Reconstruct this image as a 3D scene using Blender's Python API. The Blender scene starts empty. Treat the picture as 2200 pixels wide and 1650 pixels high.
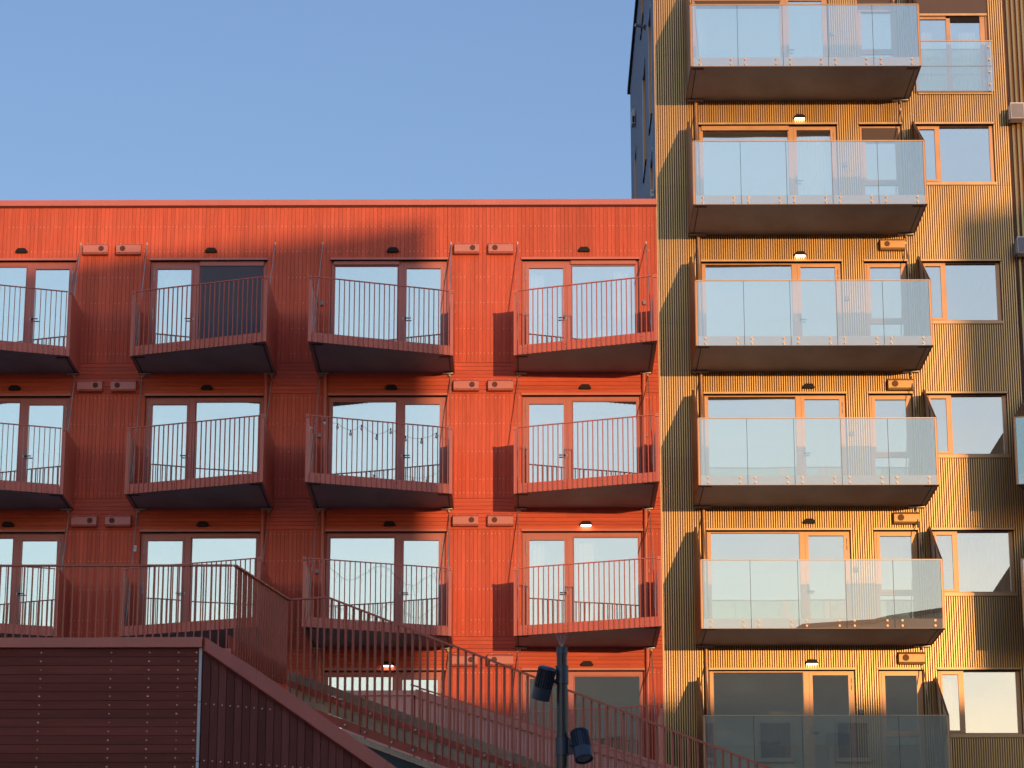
import bpy, bmesh, math, random
from mathutils import Vector, Matrix
R = math.radians
random.seed(7)
sc = bpy.context.scene
col = sc.collection

# ------------------------------------------------------------------ camera
CAM = Vector((0.0, -56.43, 1.6)); PITCH = R(15.523); YAW = R(0.4126); FPX = 5934.0
cd = bpy.data.cameras.new('camera'); cam = bpy.data.objects.new('camera', cd); col.objects.link(cam)
cam.location = CAM
cam.rotation_euler = (R(90) + PITCH, 0, YAW)
cd.sensor_width = 36.0; cd.lens = FPX / 2200 * 36; cd.clip_start = 0.5; cd.clip_end = 3000
cd.dof.use_dof = True; cd.dof.focus_distance = 58.0; cd.dof.aperture_fstop = 5.0
sc.camera = cam

# ------------------------------------------------------------------ sky, sun, exposure
SUN_AZ = 162.3; SUN_EL = 2.4
w = bpy.data.worlds.new("World"); sc.world = w; w.use_nodes = True
nt = w.node_tree; bg = nt.nodes['Background']
sky = nt.nodes.new('ShaderNodeTexSky'); sky.sky_type = 'NISHITA'; sky.sun_disc = False
sky.sun_elevation = R(SUN_EL); sky.sun_rotation = R(SUN_AZ)
sky.air_density = 1.15; sky.dust_density = 0.2; sky.ozone_density = 2.5
tint = nt.nodes.new('ShaderNodeVectorMath'); tint.operation = 'MULTIPLY'; tint.inputs[1].default_value = (0.955, 0.860, 1.02)   # white balance of the sky light
nt.links.new(sky.outputs[0], tint.inputs[0])
# added gain: sunward sky brightened to fill shade and panes, dimmed close to the sun
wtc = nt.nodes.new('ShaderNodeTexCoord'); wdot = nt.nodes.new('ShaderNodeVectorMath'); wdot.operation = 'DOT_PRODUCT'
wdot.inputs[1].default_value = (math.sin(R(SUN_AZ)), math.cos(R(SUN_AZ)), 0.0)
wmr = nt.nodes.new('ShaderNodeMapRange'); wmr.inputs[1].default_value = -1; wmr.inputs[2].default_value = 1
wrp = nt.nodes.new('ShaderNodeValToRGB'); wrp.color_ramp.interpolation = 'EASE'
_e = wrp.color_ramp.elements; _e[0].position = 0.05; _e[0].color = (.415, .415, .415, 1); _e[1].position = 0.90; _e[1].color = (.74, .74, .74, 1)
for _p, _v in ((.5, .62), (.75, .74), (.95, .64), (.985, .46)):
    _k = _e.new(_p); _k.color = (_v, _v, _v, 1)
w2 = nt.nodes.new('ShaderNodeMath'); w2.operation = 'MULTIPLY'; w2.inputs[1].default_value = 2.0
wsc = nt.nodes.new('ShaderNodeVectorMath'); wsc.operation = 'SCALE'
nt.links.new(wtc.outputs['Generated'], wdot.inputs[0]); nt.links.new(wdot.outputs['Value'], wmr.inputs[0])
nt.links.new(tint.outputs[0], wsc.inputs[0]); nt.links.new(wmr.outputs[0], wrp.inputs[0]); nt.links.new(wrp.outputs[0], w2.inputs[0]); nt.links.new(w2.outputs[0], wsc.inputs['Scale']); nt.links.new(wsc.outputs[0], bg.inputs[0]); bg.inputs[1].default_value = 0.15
sd = bpy.data.lights.new('sun', 'SUN'); sun = bpy.data.objects.new('sun', sd); col.objects.link(sun)
sd.energy = 2.0; sd.angle = R(0.5); sd.color = (0.455, 0.26, 0.125)
az, el = R(SUN_AZ), R(SUN_EL)
sdir = Vector((math.sin(az) * math.cos(el), math.cos(az) * math.cos(el), math.sin(el)))
sun.rotation_euler = sdir.to_track_quat('Z', 'Y').to_euler(); sun.location = (10, -40, 40)
sc.view_settings.view_transform = 'Standard'; sc.view_settings.look = 'None'
sc.view_settings.exposure = 1.86; sc.view_settings.gamma = 1.0
sc.cycles.max_bounces = 10; sc.cycles.transparent_max_bounces = 24; sc.cycles.glossy_bounces = 5
sc.cycles.use_denoising = True

# ------------------------------------------------------------------ helpers: nodes
def mat(name):
    m = bpy.data.materials.new(name); m.use_nodes = True
    n = m.node_tree; b = n.nodes['Principled BSDF']
    return m, n, b
def nd(n, t, **k):
    x = n.nodes.new(t)
    for a, v in k.items():
        if a in x.inputs: x.inputs[a].default_value = v
        else: setattr(x, a, v)
    return x
def paint(name, c, rough=0.5, metal=0.0, var=0.12, scale=3.0, spec=0.5, bump=0.0, stretch=(1, 1, 1), tonal=0.0):
    """plain coated surface: base colour with slow noise, slight roughness variation"""
    m, n, b = mat(name)
    tc = nd(n, 'ShaderNodeTexCoord'); mp = nd(n, 'ShaderNodeMapping'); mp.inputs['Scale'].default_value = stretch
    n.links.new(tc.outputs['Object'], mp.inputs[0])
    no = nd(n, 'ShaderNodeTexNoise', Scale=scale, Detail=6.0, Roughness=0.6); n.links.new(mp.outputs[0], no.inputs['Vector'])
    mr = nd(n, 'ShaderNodeMapRange'); mr.inputs[1].default_value = 0.3; mr.inputs[2].default_value = 0.7
    mr.inputs[3].default_value = 1 - var; mr.inputs[4].default_value = 1 + var
    n.links.new(no.outputs[0], mr.inputs[0])
    mx = nd(n, 'ShaderNodeVectorMath', operation='SCALE'); mx.inputs[0].default_value = c[:3]
    if tonal:
        ta = nd(n, 'ShaderNodeAttribute', attribute_name='tone'); tr_ = nd(n, 'ShaderNodeMapRange'); tr_.inputs[3].default_value = 1 - tonal; tr_.inputs[4].default_value = 1 + tonal
        n.links.new(ta.outputs['Fac'], tr_.inputs[0]); tm = nd(n, 'ShaderNodeMath', operation='MULTIPLY'); n.links.new(mr.outputs[0], tm.inputs[0]); n.links.new(tr_.outputs[0], tm.inputs[1])
        n.links.new(tm.outputs[0], mx.inputs['Scale'])
    else: n.links.new(mr.outputs[0], mx.inputs['Scale'])
    n.links.new(mx.outputs[0], b.inputs['Base Color'])
    m2 = nd(n, 'ShaderNodeMapRange'); m2.inputs[3].default_value = max(rough - .08, .05); m2.inputs[4].default_value = rough + .08
    n.links.new(no.outputs[0], m2.inputs[0]); n.links.new(m2.outputs[0], b.inputs['Roughness'])
    b.inputs['Metallic'].default_value = metal; b.inputs['Specular IOR Level'].default_value = spec
    if bump:
        bp = nd(n, 'ShaderNodeBump', Strength=bump, Distance=0.01); n.links.new(no.outputs[0], bp.inputs['Height'])
        n.links.new(bp.outputs[0], b.inputs['Normal'])
    return m
def boards_mat(name, c, rough=0.65, tone=0.10, vert=True, knots=0.0, spec=0.3):
    """painted timber boards: tone per board (face attribute), grain along the board, fine scratches, optional knots"""
    m, n, b = mat(name)
    at_ = nd(n, 'ShaderNodeAttribute', attribute_name='tone')
    tc = nd(n, 'ShaderNodeTexCoord'); mp = nd(n, 'ShaderNodeMapping')
    mp.inputs['Scale'].default_value = (14, 14, 1.2) if vert else (1.2, 14, 14)
    n.links.new(tc.outputs['Object'], mp.inputs[0])
    no = nd(n, 'ShaderNodeTexNoise', Scale=2.5, Detail=8.0, Roughness=0.65); n.links.new(mp.outputs[0], no.inputs['Vector'])
    big = nd(n, 'ShaderNodeTexNoise', Scale=0.35, Detail=3.0); n.links.new(tc.outputs['Object'], big.inputs['Vector'])
    def rng(src, lo, hi, a=0.25, z=0.75):
        r = nd(n, 'ShaderNodeMapRange'); r.inputs[1].default_value = a; r.inputs[2].default_value = z
        r.inputs[3].default_value = lo; r.inputs[4].default_value = hi; n.links.new(src, r.inputs[0]); return r.outputs[0]
    def mul(a, b_):
        x = nd(n, 'ShaderNodeMath', operation='MULTIPLY'); n.links.new(a, x.inputs[0]); n.links.new(b_, x.inputs[1]); return x.outputs[0]
    mp3 = nd(n, 'ShaderNodeMapping'); mp3.inputs['Scale'].default_value = (2.6, 2.6, .16) if vert else (.35, 5, 5)
    n.links.new(tc.outputs['Object'], mp3.inputs[0])
    n3 = nd(n, 'ShaderNodeTexNoise', Scale=2.0, Detail=6.0, Roughness=0.7); n.links.new(mp3.outputs[0], n3.inputs['Vector'])
    f = mul(mul(rng(at_.outputs['Fac'], 1 - tone, 1 + tone, 0, 1), rng(no.outputs[0], 0.86, 1.14)), mul(rng(big.outputs[0], 0.92, 1.08), rng(n3.outputs[0], 0.84, 1.10, .3, .7)))
    mx = nd(n, 'ShaderNodeVectorMath', operation='SCALE'); mx.inputs[0].default_value = c[:3]; n.links.new(f, mx.inputs['Scale'])
    # pale worn flecks and knots
    mp2 = nd(n, 'ShaderNodeMapping'); mp2.inputs['Scale'].default_value = (9, 9, 3) if vert else (3, 9, 9)
    n.links.new(tc.outputs['Object'], mp2.inputs[0])
    n2 = nd(n, 'ShaderNodeTexNoise', Scale=1.6, Detail=5.0, Roughness=0.7); n.links.new(mp2.outputs[0], n2.inputs['Vector'])
    fl = rng(n2.outputs[0], 0.0, 0.30 + knots, 0.66, 0.80)
    pale = nd(n, 'ShaderNodeMix', data_type='RGBA'); pale.inputs['B'].default_value = (min(1, c[0] * 1.5 + .05), c[1] * 1.6 + .045, c[2] * 1.6 + .04, 1)
    n.links.new(mx.outputs[0], pale.inputs['A']); n.links.new(fl, pale.inputs['Factor'])
    n.links.new(pale.outputs['Result'], b.inputs['Base Color'])
    b.inputs['Roughness'].default_value = rough; b.inputs['Specular IOR Level'].default_value = spec
    bp = nd(n, 'ShaderNodeBump', Strength=0.35, Distance=0.004); n.links.new(no.outputs[0], bp.inputs['Height']); n.links.new(bp.outputs[0], b.inputs['Normal'])
    return m
def glass_mat(name, refl, tint, wav=0.0, rough=0.0, film=0.0, gc=(1.0, 1.0, 0.83, 1)):
    """coated glazing: sharp reflection over a see-through pane, slightly wavy"""
    m, n, b = mat(name); n.nodes.remove(b); out = n.nodes['Material Output']
    g = nd(n, 'ShaderNodeBsdfGlossy'); g.inputs['Roughness'].default_value = rough; g.inputs['Color'].default_value = gc
    t = nd(n, 'ShaderNodeBsdfTransparent'); t.inputs['Color'].default_value = (*tint, 1)
    mx = nd(n, 'ShaderNodeMixShader')
    lw = nd(n, 'ShaderNodeLayerWeight', Blend=0.35)
    mr = nd(n, 'ShaderNodeMapRange'); mr.inputs[3].default_value = refl; mr.inputs[4].default_value = min(1, refl + .5)
    n.links.new(lw.outputs['Facing'], mr.inputs[0])
    pw = nd(n, 'ShaderNodeMath', operation='POWER'); pw.inputs[1].default_value = 3.0
    n.links.new(lw.outputs['Facing'], pw.inputs[0]); n.links.new(pw.outputs[0], mr.inputs[0])
    n.links.new(mr.outputs[0], mx.inputs[0]); n.links.new(t.outputs[0], mx.inputs[1]); n.links.new(g.outputs[0], mx.inputs[2])
    if wav:
        tc = nd(n, 'ShaderNodeTexCoord'); no = nd(n, 'ShaderNodeTexNoise', Scale=0.55, Detail=1.0)
        n.links.new(tc.outputs['Object'], no.inputs['Vector'])
        bp = nd(n, 'ShaderNodeBump', Strength=1.0, Distance=wav); n.links.new(no.outputs[0], bp.inputs['Height']); n.links.new(bp.outputs[0], g.inputs['Normal'])
    if film:                                                        # thin film of dust, uneven
        df = nd(n, 'ShaderNodeBsdfDiffuse'); df.inputs['Color'].default_value = (.8, .78, .74, 1); m3 = nd(n, 'ShaderNodeMixShader')
        tc = nd(n, 'ShaderNodeTexCoord'); no = nd(n, 'ShaderNodeTexNoise', Scale=1.1, Detail=5.0); n.links.new(tc.outputs['Object'], no.inputs['Vector'])
        r2 = nd(n, 'ShaderNodeMapRange'); r2.inputs[1].default_value = .3; r2.inputs[2].default_value = .7; r2.inputs[3].default_value = film * .7; r2.inputs[4].default_value = film * 1.3
        n.links.new(no.outputs[0], r2.inputs[0]); n.links.new(r2.outputs[0], m3.inputs[0]); n.links.new(mx.outputs[0], m3.inputs[1]); n.links.new(df.outputs[0], m3.inputs[2]); n.links.new(m3.outputs[0], out.inputs[0])
    else: n.links.new(mx.outputs[0], out.inputs[0])
    return m
def emit_mat(name, c, s):
    m, n, b = mat(name); b.inputs['Base Color'].default_value = (.8, .8, .8, 1)
    b.inputs['Emission Color'].default_value = (*c, 1); b.inputs['Emission Strength'].default_value = s
    return m

RED = (0.57, 0.102, 0.048)
M = {}
M['red_board'] = boards_mat('red painted vertical boards', RED)
M['red_board_h'] = boards_mat('red painted horizontal boards', (0.56, 0.099, 0.047), vert=False)
M['red_back'] = paint('red shadow gap', (0.10, 0.016, 0.010), 0.9)
M['red_metal'] = paint('red powder coated steel', (0.55, 0.138, 0.082), 0.40, var=0.07, scale=2.0)
M['red_flash'] = paint('red sheet metal flashing', (0.52, 0.14, 0.09), 0.38, var=0.08, scale=1.2)
M['red_frame'] = paint('red window frame', (0.45, 0.125, 0.085), 0.4, var=0.06, scale=2.5)
M['red_box'] = paint('red lacquered vent housing', (0.50, 0.16, 0.115), 0.4, var=0.06)
M['gold_pale'] = paint('pale bronze balcony fascia', (0.74, 0.54, 0.44), 0.45, metal=0.0, var=0.05)
M['gold_box'] = paint('gold lacquered vent housing', (0.52, 0.30, 0.115), 0.4, metal=0.3, var=0.05)
M['soffit'] = paint('dark fibre cement soffit', (0.21, 0.212, 0.22), 0.6, var=0.22, scale=1.1, stretch=(1, .5, 1))
M['soffit_y'] = paint('brown fibre cement soffit', (0.34, 0.305, 0.285), 0.6, var=0.22, scale=1.1, stretch=(1, .5, 1))
M['patch'] = paint('dark steel fixing plate', (0.035, 0.028, 0.028), 0.6)
M['steel'] = paint('galvanised steel', (0.42, 0.40, 0.37), 0.42, metal=0.6, var=0.2, scale=9)
M['gold'] = paint('anodised gold cladding', (0.59, 0.405, 0.165), 0.33, metal=0.75, var=0.10, scale=1.2, stretch=(1, 1, .4), tonal=0.09)
M['gold_back_shade'] = paint('cladding valley with painted shade', (0.13, 0.055, 0.024), 0.6, metal=0.2, var=0.1)  # valley colour darkened to stand in for shade between the ribs
M['gold_frame'] = paint('bronze window frame', (0.46, 0.25, 0.115), 0.36, metal=0.4, var=0.07, scale=2)
M['gold_flash'] = paint('bronze sheet flashing', (0.45, 0.29, 0.14), 0.36, metal=0.5, var=0.08)
M['gold_dark'] = paint('dark bronze sheet', (0.27, 0.145, 0.07), 0.45, metal=0.4, var=0.12, scale=1.5)
M['blind'] = paint('brown screen blind', (0.10, 0.070, 0.058), 0.8, var=0.05)
M['blind_grey'] = paint('grey screen blind', (0.082, 0.080, 0.092), 0.8, var=0.05)
M['navy'] = paint('slate blue metal wall', (0.115, 0.125, 0.17), 0.4, metal=0.4, var=0.1, scale=2)
M['black'] = paint('black plastic', (0.012, 0.011, 0.012), 0.5, var=0.15, spec=0.15)
M['grey'] = paint('grey plastic', (0.20, 0.19, 0.20), 0.5)
M['white'] = paint('white plastic', (0.75, 0.74, 0.72), 0.5, var=0.04)
M['screw'] = paint('screw head', (0.80, 0.55, 0.42), 0.4, metal=0.3)
M['grille'] = paint('vent grille', (0.11, 0.035, 0.026), 0.7)
M['grille_y'] = paint('bronze vent grille', (0.17, 0.085, 0.030), 0.7)
M['brass'] = paint('brass fixing', (0.50, 0.33, 0.18), 0.4, metal=0.4)
M['glass'] = glass_mat('window glazing', 0.55, (0.95, 0.96, 0.95), wav=0.008, film=0.02)
M['rail_glass'] = glass_mat('balustrade glass', 0.35, (0.90, 0.91, 0.89), film=0.035, gc=(0.94, 1.0, 0.82, 1))
M['lamp_on'] = emit_mat('lit lamp lens', (1.0, 0.86, 0.74), 2.2)
M['lens'] = paint('frosted lamp lens', (0.30, 0.29, 0.27), 0.3)
M['plaster'] = paint('room plaster', (0.66, 0.64, 0.60), 0.9, var=0.04)
M['curtain'] = paint('sheer curtain cloth', (0.88, 0.87, 0.84), 0.9, var=0.05, scale=6, stretch=(6, 1, 1))
M['cabinet'] = paint('pale wood cabinet', (0.80, 0.56, 0.28), 0.5, var=0.1, scale=2)
M['sofa'] = paint('pale grey upholstery', (0.75, 0.77, 0.76), 0.9)
M['dark_wood'] = boards_mat('dark red stained planks', (0.185, 0.046, 0.030), tone=0.20, vert=False, knots=0.25, rough=0.6, spec=.12)
M['dark_wood_v'] = boards_mat('dark red stained upright boards', (0.165, 0.047, 0.034), tone=0.22, vert=True, knots=0.20, rough=0.6, spec=.12)
M['dark_gap'] = paint('dark joint', (0.008, 0.004, 0.004), 0.9)
M['cop'] = paint('maroon sheet coping', (0.50, 0.125, 0.078), 0.42, var=0.14, scale=1.6)
M['stair_steel'] = paint('maroon stair steel', (0.48, 0.102, 0.048), 0.5, var=0.12, scale=3)
M['channel'] = paint('deep red stair channel', (0.46, 0.080, 0.042), 0.55, var=0.2, scale=3)
M['timber'] = boards_mat('weathered timber', (0.42, 0.32, 0.205), tone=0.25, vert=False, knots=0.2, rough=0.85)
M['pale_red'] = paint('dusky red panel', (0.66, 0.27, 0.19), 0.6, var=0.1, scale=1.3)
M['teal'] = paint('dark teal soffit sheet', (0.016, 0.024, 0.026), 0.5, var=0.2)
M['strip'] = paint('pale aluminium strip', (0.50, 0.49, 0.44), 0.5, var=0.15, scale=5)
M['pole'] = paint('blue black pole coating', (0.030, 0.036, 0.052), 0.35, var=0.15, scale=4)
M['pole2'] = paint('brown black pole wood', (0.024, 0.017, 0.015), 0.30, var=0.3, scale=3, stretch=(20, 20, 1))
M['paving'] = paint('grey concrete paving', (0.20, 0.19, 0.18), 0.85, var=0.18, scale=0.6)
M['render_wall'] = paint('grey brown render', (0.50, 0.45, 0.38), 0.85, var=0.12, scale=0.4)
M['roofing'] = paint('dark roofing', (0.07, 0.07, 0.075), 0.8)
M['bulb'] = paint('clear bulb glass', (0.70, 0.64, 0.56), 0.1, spec=1.0)
M['twig'] = paint('dark wire', (0.05, 0.025, 0.022), 0.6)

# ------------------------------------------------------------------ helpers: meshes
class MB:
    def __init__(s): s.v = []; s.f = []; s.m = []; s.t = []; s.mats = []
    def mi(s, m):
        if m not in s.mats: s.mats.append(m)
        return s.mats.index(m)
    def poly(s, pts, faces, m, tone=0.5):
        o = len(s.v); s.v += [tuple(p) for p in pts]; k = s.mi(m)
        for f in faces: s.f.append([o + i for i in f]); s.m.append(k); s.t.append(tone)
    def box(s, x0, x1, y0, y1, z0, z1, m, tone=0.5):
        if x0 > x1: x0, x1 = x1, x0
        if y0 > y1: y0, y1 = y1, y0
        if z0 > z1: z0, z1 = z1, z0
        p = [(x, y, z) for z in (z0, z1) for x, y in ((x0, y0), (x1, y0), (x1, y1), (x0, y1))]
        s.poly(p, [(3, 2, 1, 0), (4, 5, 6, 7), (0, 1, 5, 4), (1, 2, 6, 5), (2, 3, 7, 6), (3, 0, 4, 7)], m, tone)
    def prism(s, pts, vec, m, tone=0.5):
        """flat outline pts extruded by vec (both ends capped)"""
        n = len(pts); v = Vector(vec); P = [Vector(p) for p in pts]; Q = [p + v for p in P]
        nrm = Vector((0, 0, 0))
        for i in range(n): nrm += P[i].cross(P[(i + 1) % n])
        F = [tuple(range(n)), tuple(range(2 * n - 1, n - 1, -1))] + [(i, n + i, n + (i + 1) % n, (i + 1) % n) for i in range(n)]
        if nrm.dot(v) > 0: F = [tuple(reversed(f)) for f in F]
        s.poly(P + Q, F, m, tone)
    def bar(s, a, b, wx, wy, m, up=(0, 0, 1), tone=0.5):
        """rectangular bar from a to b; wx along side vector, wy along 'up'"""
        a = Vector(a); b = Vector(b); d = (b - a).normalized(); u = Vector(up)
        sd_ = d.cross(u)
        if sd_.length < 1e-4: sd_ = Vector((1, 0, 0))
        sd_.normalize(); u = sd_.cross(d).normalized()
        q = [a + sd_ * (sx * wx / 2) + u * (sy * wy / 2) for sx, sy in ((-1, -1), (1, -1), (1, 1), (-1, 1))]
        s.prism(q, b - a, m, tone)
    def tube(s, a, b, r0, m, r1=None, n=12, caps=True, tone=0.5):
        a = Vector(a); b = Vector(b); d = (b - a).normalized(); r1 = r0 if r1 is None else r1
        t = Vector((1, 0, 0)) if abs(d.x) < .8 else Vector((0, 1, 0)); u = d.cross(t).normalized(); v = d.cross(u)
        P = [a + (u * math.cos(k * 2 * math.pi / n) + v * math.sin(k * 2 * math.pi / n)) * r0 for k in range(n)]
        P += [b + (u * math.cos(k * 2 * math.pi / n) + v * math.sin(k * 2 * math.pi / n)) * r1 for k in range(n)]
        F = [(i, (i + 1) % n, n + (i + 1) % n, n + i) for i in range(n)]
        if caps: F += [tuple(reversed(range(n))), tuple(range(n, 2 * n))]
        s.poly(P, F, m, tone)
    def mesh(s, name, smooth=False):
        me = bpy.data.meshes.new(name); me.from_pydata(s.v, [], s.f)
        for m in s.mats: me.materials.append(M[m])
        me.polygons.foreach_set('material_index', s.m)
        a = me.attributes.new('tone', 'FLOAT', 'FACE'); a.data.foreach_set('value', s.t)
        if smooth: me.polygons.foreach_set('use_smooth', [True] * len(s.f))
        me.update(); me.validate()
        if smooth:
            try: me.set_sharp_from_angle(angle=R(40))
            except Exception: pass
        return me
CACHE = {}
def cached(key, fn):
    if key not in CACHE: CACHE[key] = fn().mesh(key)
    return CACHE[key]
def ob(name, me, parent=None, loc=(0, 0, 0), label=None):
    o = bpy.data.objects.new(name, me); col.objects.link(o); o.location = loc
    if parent is not None: o.parent = parent
    if label: o['label'] = label
    return o
def thing(name, label, cat, loc=(0, 0, 0), group=None, rot=None):
    o = bpy.data.objects.new(name, None); col.objects.link(o); o.location = loc; o.empty_display_size = .3
    if rot: o.rotation_euler = rot
    o['label'] = label; o['category'] = cat
    if group: o['group'] = group
    return o
def tag(o, label, cat, group=None):
    o['label'] = label; o['category'] = cat
    if group: o['group'] = group
    return o
def structure(name, mb, loc=(0, 0, 0)):
    o = ob(name, mb.mesh(name), None, loc); o['kind'] = 'structure'; return o
# a point of the place: picture direction (px, py) met at D metres in front of the camera's facade-parallel plane
_F = Vector((-math.sin(YAW) * math.cos(PITCH), math.cos(YAW) * math.cos(PITCH), math.sin(PITCH)))
_R = Vector((math.cos(YAW), math.sin(YAW), 0)); _U = _R.cross(_F)
def at(px, py, D):
    d = _F + _R * ((px - 1100) / FPX) - _U * ((py - 825) / FPX)
    return CAM + d * (D / d.y)

def rects(x0, x1, z0, z1, holes):
    """split a rectangle around holes into columns of rectangles"""
    xs = sorted({x0, x1} | {min(max(h[i], x0), x1) for h in holes for i in (0, 1)})
    out = []
    for a, b in zip(xs, xs[1:]):
        if b - a < 1e-4: continue
        mid = (a + b) / 2; hs = sorted([h for h in holes if h[0] < mid < h[1]], key=lambda h: h[2]); z = z0
        for h in hs:
            if h[2] > z: out.append((a, b, z, min(h[2], z1)))
            z = max(z, h[3])
        if z < z1: out.append((a, b, z, z1))
    return [r for r in out if r[3] - r[2] > 1e-4]
def v_boards(mb, x0, x1, z0, z1, pitch, holes, m, t=0.02, gap=0.0045, yoff=0.0):
    n = int(math.floor((x1 - x0) / pitch + 0.5))
    for i in range(n + 1):
        a = x0 + i * pitch + gap / 2; b = min(a + pitch - gap, x1)
        if b <= a: continue
        tone = random.random(); dy = random.uniform(-.001, .0015)
        for (c, d, e, g) in rects(a, b, z0, z1, holes):
            if d - c > .004: mb.box(c, d, yoff - t + dy, yoff, e, g, m, tone)
def h_boards(mb, x0, x1, z0, z1, pitch, holes, m, t=0.02, gap=0.0055, yoff=0.0):
    n = max(1, round((z1 - z0) / pitch)); p = (z1 - z0) / n
    for i in range(n):
        e = z0 + i * p + gap / 2; g = z0 + (i + 1) * p - gap / 2
        xx = x0
        while xx < x1:
            L = min(x1, xx + random.uniform(3.2, 5.0)); tone = random.random()
            for (c, d, e2, g2) in rects(xx, L - .003, e, g, holes): mb.box(c, d, yoff - t, yoff, e2, g2, m, tone)
            xx = L
def screws(mb, xs, zs, holes, y, prob=0.8, r=0.0055):
    for z in zs:
        for x in xs:
            if random.random() > prob: continue
            if any(h[0] - .02 < x < h[1] + .02 and h[2] < z < h[3] for h in holes): continue
            zz = z + random.uniform(-.006, .006); xx = x + random.uniform(-.006, .006)
            mb.box(xx - r, xx + r, y - .0025, y + .001, zz - r, zz + r, 'screw')
def ribs(mb, x0, x1, z0, z1, pitch, holes, m='gold', back='gold_back_shade', xo=0.0, depth=0.024, seam=()):
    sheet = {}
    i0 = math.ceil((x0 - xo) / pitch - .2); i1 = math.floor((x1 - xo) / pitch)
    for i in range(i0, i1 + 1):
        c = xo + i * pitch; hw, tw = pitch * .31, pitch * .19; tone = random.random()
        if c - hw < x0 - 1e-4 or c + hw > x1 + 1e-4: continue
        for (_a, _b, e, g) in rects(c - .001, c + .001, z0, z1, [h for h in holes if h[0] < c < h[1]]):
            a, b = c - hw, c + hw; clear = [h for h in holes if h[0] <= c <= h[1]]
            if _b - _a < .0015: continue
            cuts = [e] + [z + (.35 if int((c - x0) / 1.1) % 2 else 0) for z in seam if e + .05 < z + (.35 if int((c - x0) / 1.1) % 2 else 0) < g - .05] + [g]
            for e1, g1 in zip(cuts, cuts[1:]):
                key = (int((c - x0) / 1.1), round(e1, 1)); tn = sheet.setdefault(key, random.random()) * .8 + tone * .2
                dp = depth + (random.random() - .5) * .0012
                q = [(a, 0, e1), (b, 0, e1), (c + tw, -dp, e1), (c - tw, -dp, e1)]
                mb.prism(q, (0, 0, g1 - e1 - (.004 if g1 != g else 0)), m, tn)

# ------------------------------------------------------------------ the ground
g = MB(); g.box(-700, 700, -700, 700, -.5, 0, 'paving'); structure('ground', g)

# ------------------------------------------------------------------ storeys of both buildings
RB = [17.50, 14.555, 11.61, 8.66]                 # balcony undersides, red house
RH = [20.08, 17.06, 14.115, 11.185]               # heads of the door openings
RBALC = [(-12.52, 'L', -12.27), (-8.33, 'R', -8.17), (-4.55, 'L', -4.29), (-0.36, 'R', -0.19)]   # x, deep end, opening x
YB = [23.66, 20.58, 17.52, 14.58, 11.64, 8.50]
YH = [26.17, 23.13, 20.00, 17.06, 14.11, 11.17]

# ================================================================== RED HOUSE
red = thing('red_apartment_building', 'red timber clad apartment house with slanted barred balconies, left of the gold tower', 'building', (-8, 6, 0))
RL = -8.0, 6.0
def rob(name, mb_or_mesh, parent=None, loc=None, label=None, key=None, smooth=False):
    me = mb_or_mesh if not isinstance(mb_or_mesh, MB) else mb_or_mesh.mesh(name, smooth)
    if parent is None: return ob(name, me, red, (loc[0] - RL[0], loc[1] - RL[1], loc[2]) if loc else (-RL[0], -RL[1], 0), label)
    return ob(name, me, parent, loc or (0, 0, 0), label)
RX0, RX1, RTOP = -17.0, 2.715, 21.26
red_holes = []
for r in range(4):
    for (bx, side, ox) in RBALC: red_holes.append((ox, ox + 2.5, RB[r] + .17, RH[r]))
for ox in (-16.4,):
    for r in range(4): red_holes.append((ox, ox + 2.5, RB[r] + .17, RH[r]))
wall = MB()
for (a, b, e, f_) in rects(RX0, RX1, 0, RTOP, red_holes): wall.box(a, b, 0.0, .22, e, f_, 'red_back')
bands = [(17.07, 17.74), (14.125, 14.785), (11.195, 11.845), (8.25, 8.9)]
px0 = RX0
v_boards(wall, RX0, RX1, 17.745, RTOP, .084, red_holes, 'red_board', yoff=-.001)
v_boards(wall, RX0, RX1, 14.79, 17.065, .084, red_holes, 'red_board', yoff=-.001)
v_boards(wall, RX0, RX1, 11.85, 14.12, .084, red_holes, 'red_board', yoff=-.001)
v_boards(wall, RX0, RX1, 8.905, 11.19, .084, red_holes, 'red_board', yoff=-.001)
for a, b in bands: h_boards(wall, RX0, RX1, a, b, .084, red_holes, 'red_board_h', yoff=-.001)
v_boards(wall, RX0, RX1, 0.2, 8.245, .084, red_holes, 'red_board', yoff=-.001)
sx = [RX0 + .042 + i * .084 for i in range(int((RX1 - RX0) / .084))]
sx = [x for x in sx if x > -12.2]
screws(wall, sx, [20.80, 20.235, 19.65, 19.08, 18.5, 17.95, 16.97, 16.4, 15.8, 15.2, 14.9, 14.02, 13.45, 12.85, 12.2, 11.95, 11.1, 10.5], red_holes, -.0215)
rob('facade_cladding', wall)
cp = MB()                                           # roof coping, sheet lengths with lapped joints
xs = [RX0, -14.8, -11.9, -8.72, -5.4, -2.1, .62, RX1]
for i in range(len(xs) - 1):
    cp.box(xs[i] + .002, xs[i + 1] + (.012 if i < len(xs) - 2 else 0), -.075 - .0015 * (i % 2), .40, RTOP + .008, RTOP + .135 + .001 * (i % 2), 'red_flash')
    cp.box(xs[i] + .002, xs[i + 1] - .002, -.045, -.02, RTOP - .03, RTOP + .008, 'red_back')
rob('roof_coping', cp)
body = MB()                                         # flat roof, far walls, floors and party walls seen through the panes
body.box(RX0, RX1, .42, 12, RTOP - .1, RTOP, 'roofing'); body.box(RX0, RX1, 11.8, 12, 0, RTOP - .11, 'render_wall'); body.box(RX0, RX0 + .2, .25, 11.79, 0, RTOP - .12, 'render_wall')
body.box(RX1 - .2, RX1, .25, 11.79, 0, RTOP - .12, 'plaster')
for r in range(4): body.box(RX0 + .21, RX1 - .21, .225, 11.7, RB[r] - .12, RB[r] + .19, 'plaster')
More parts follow.
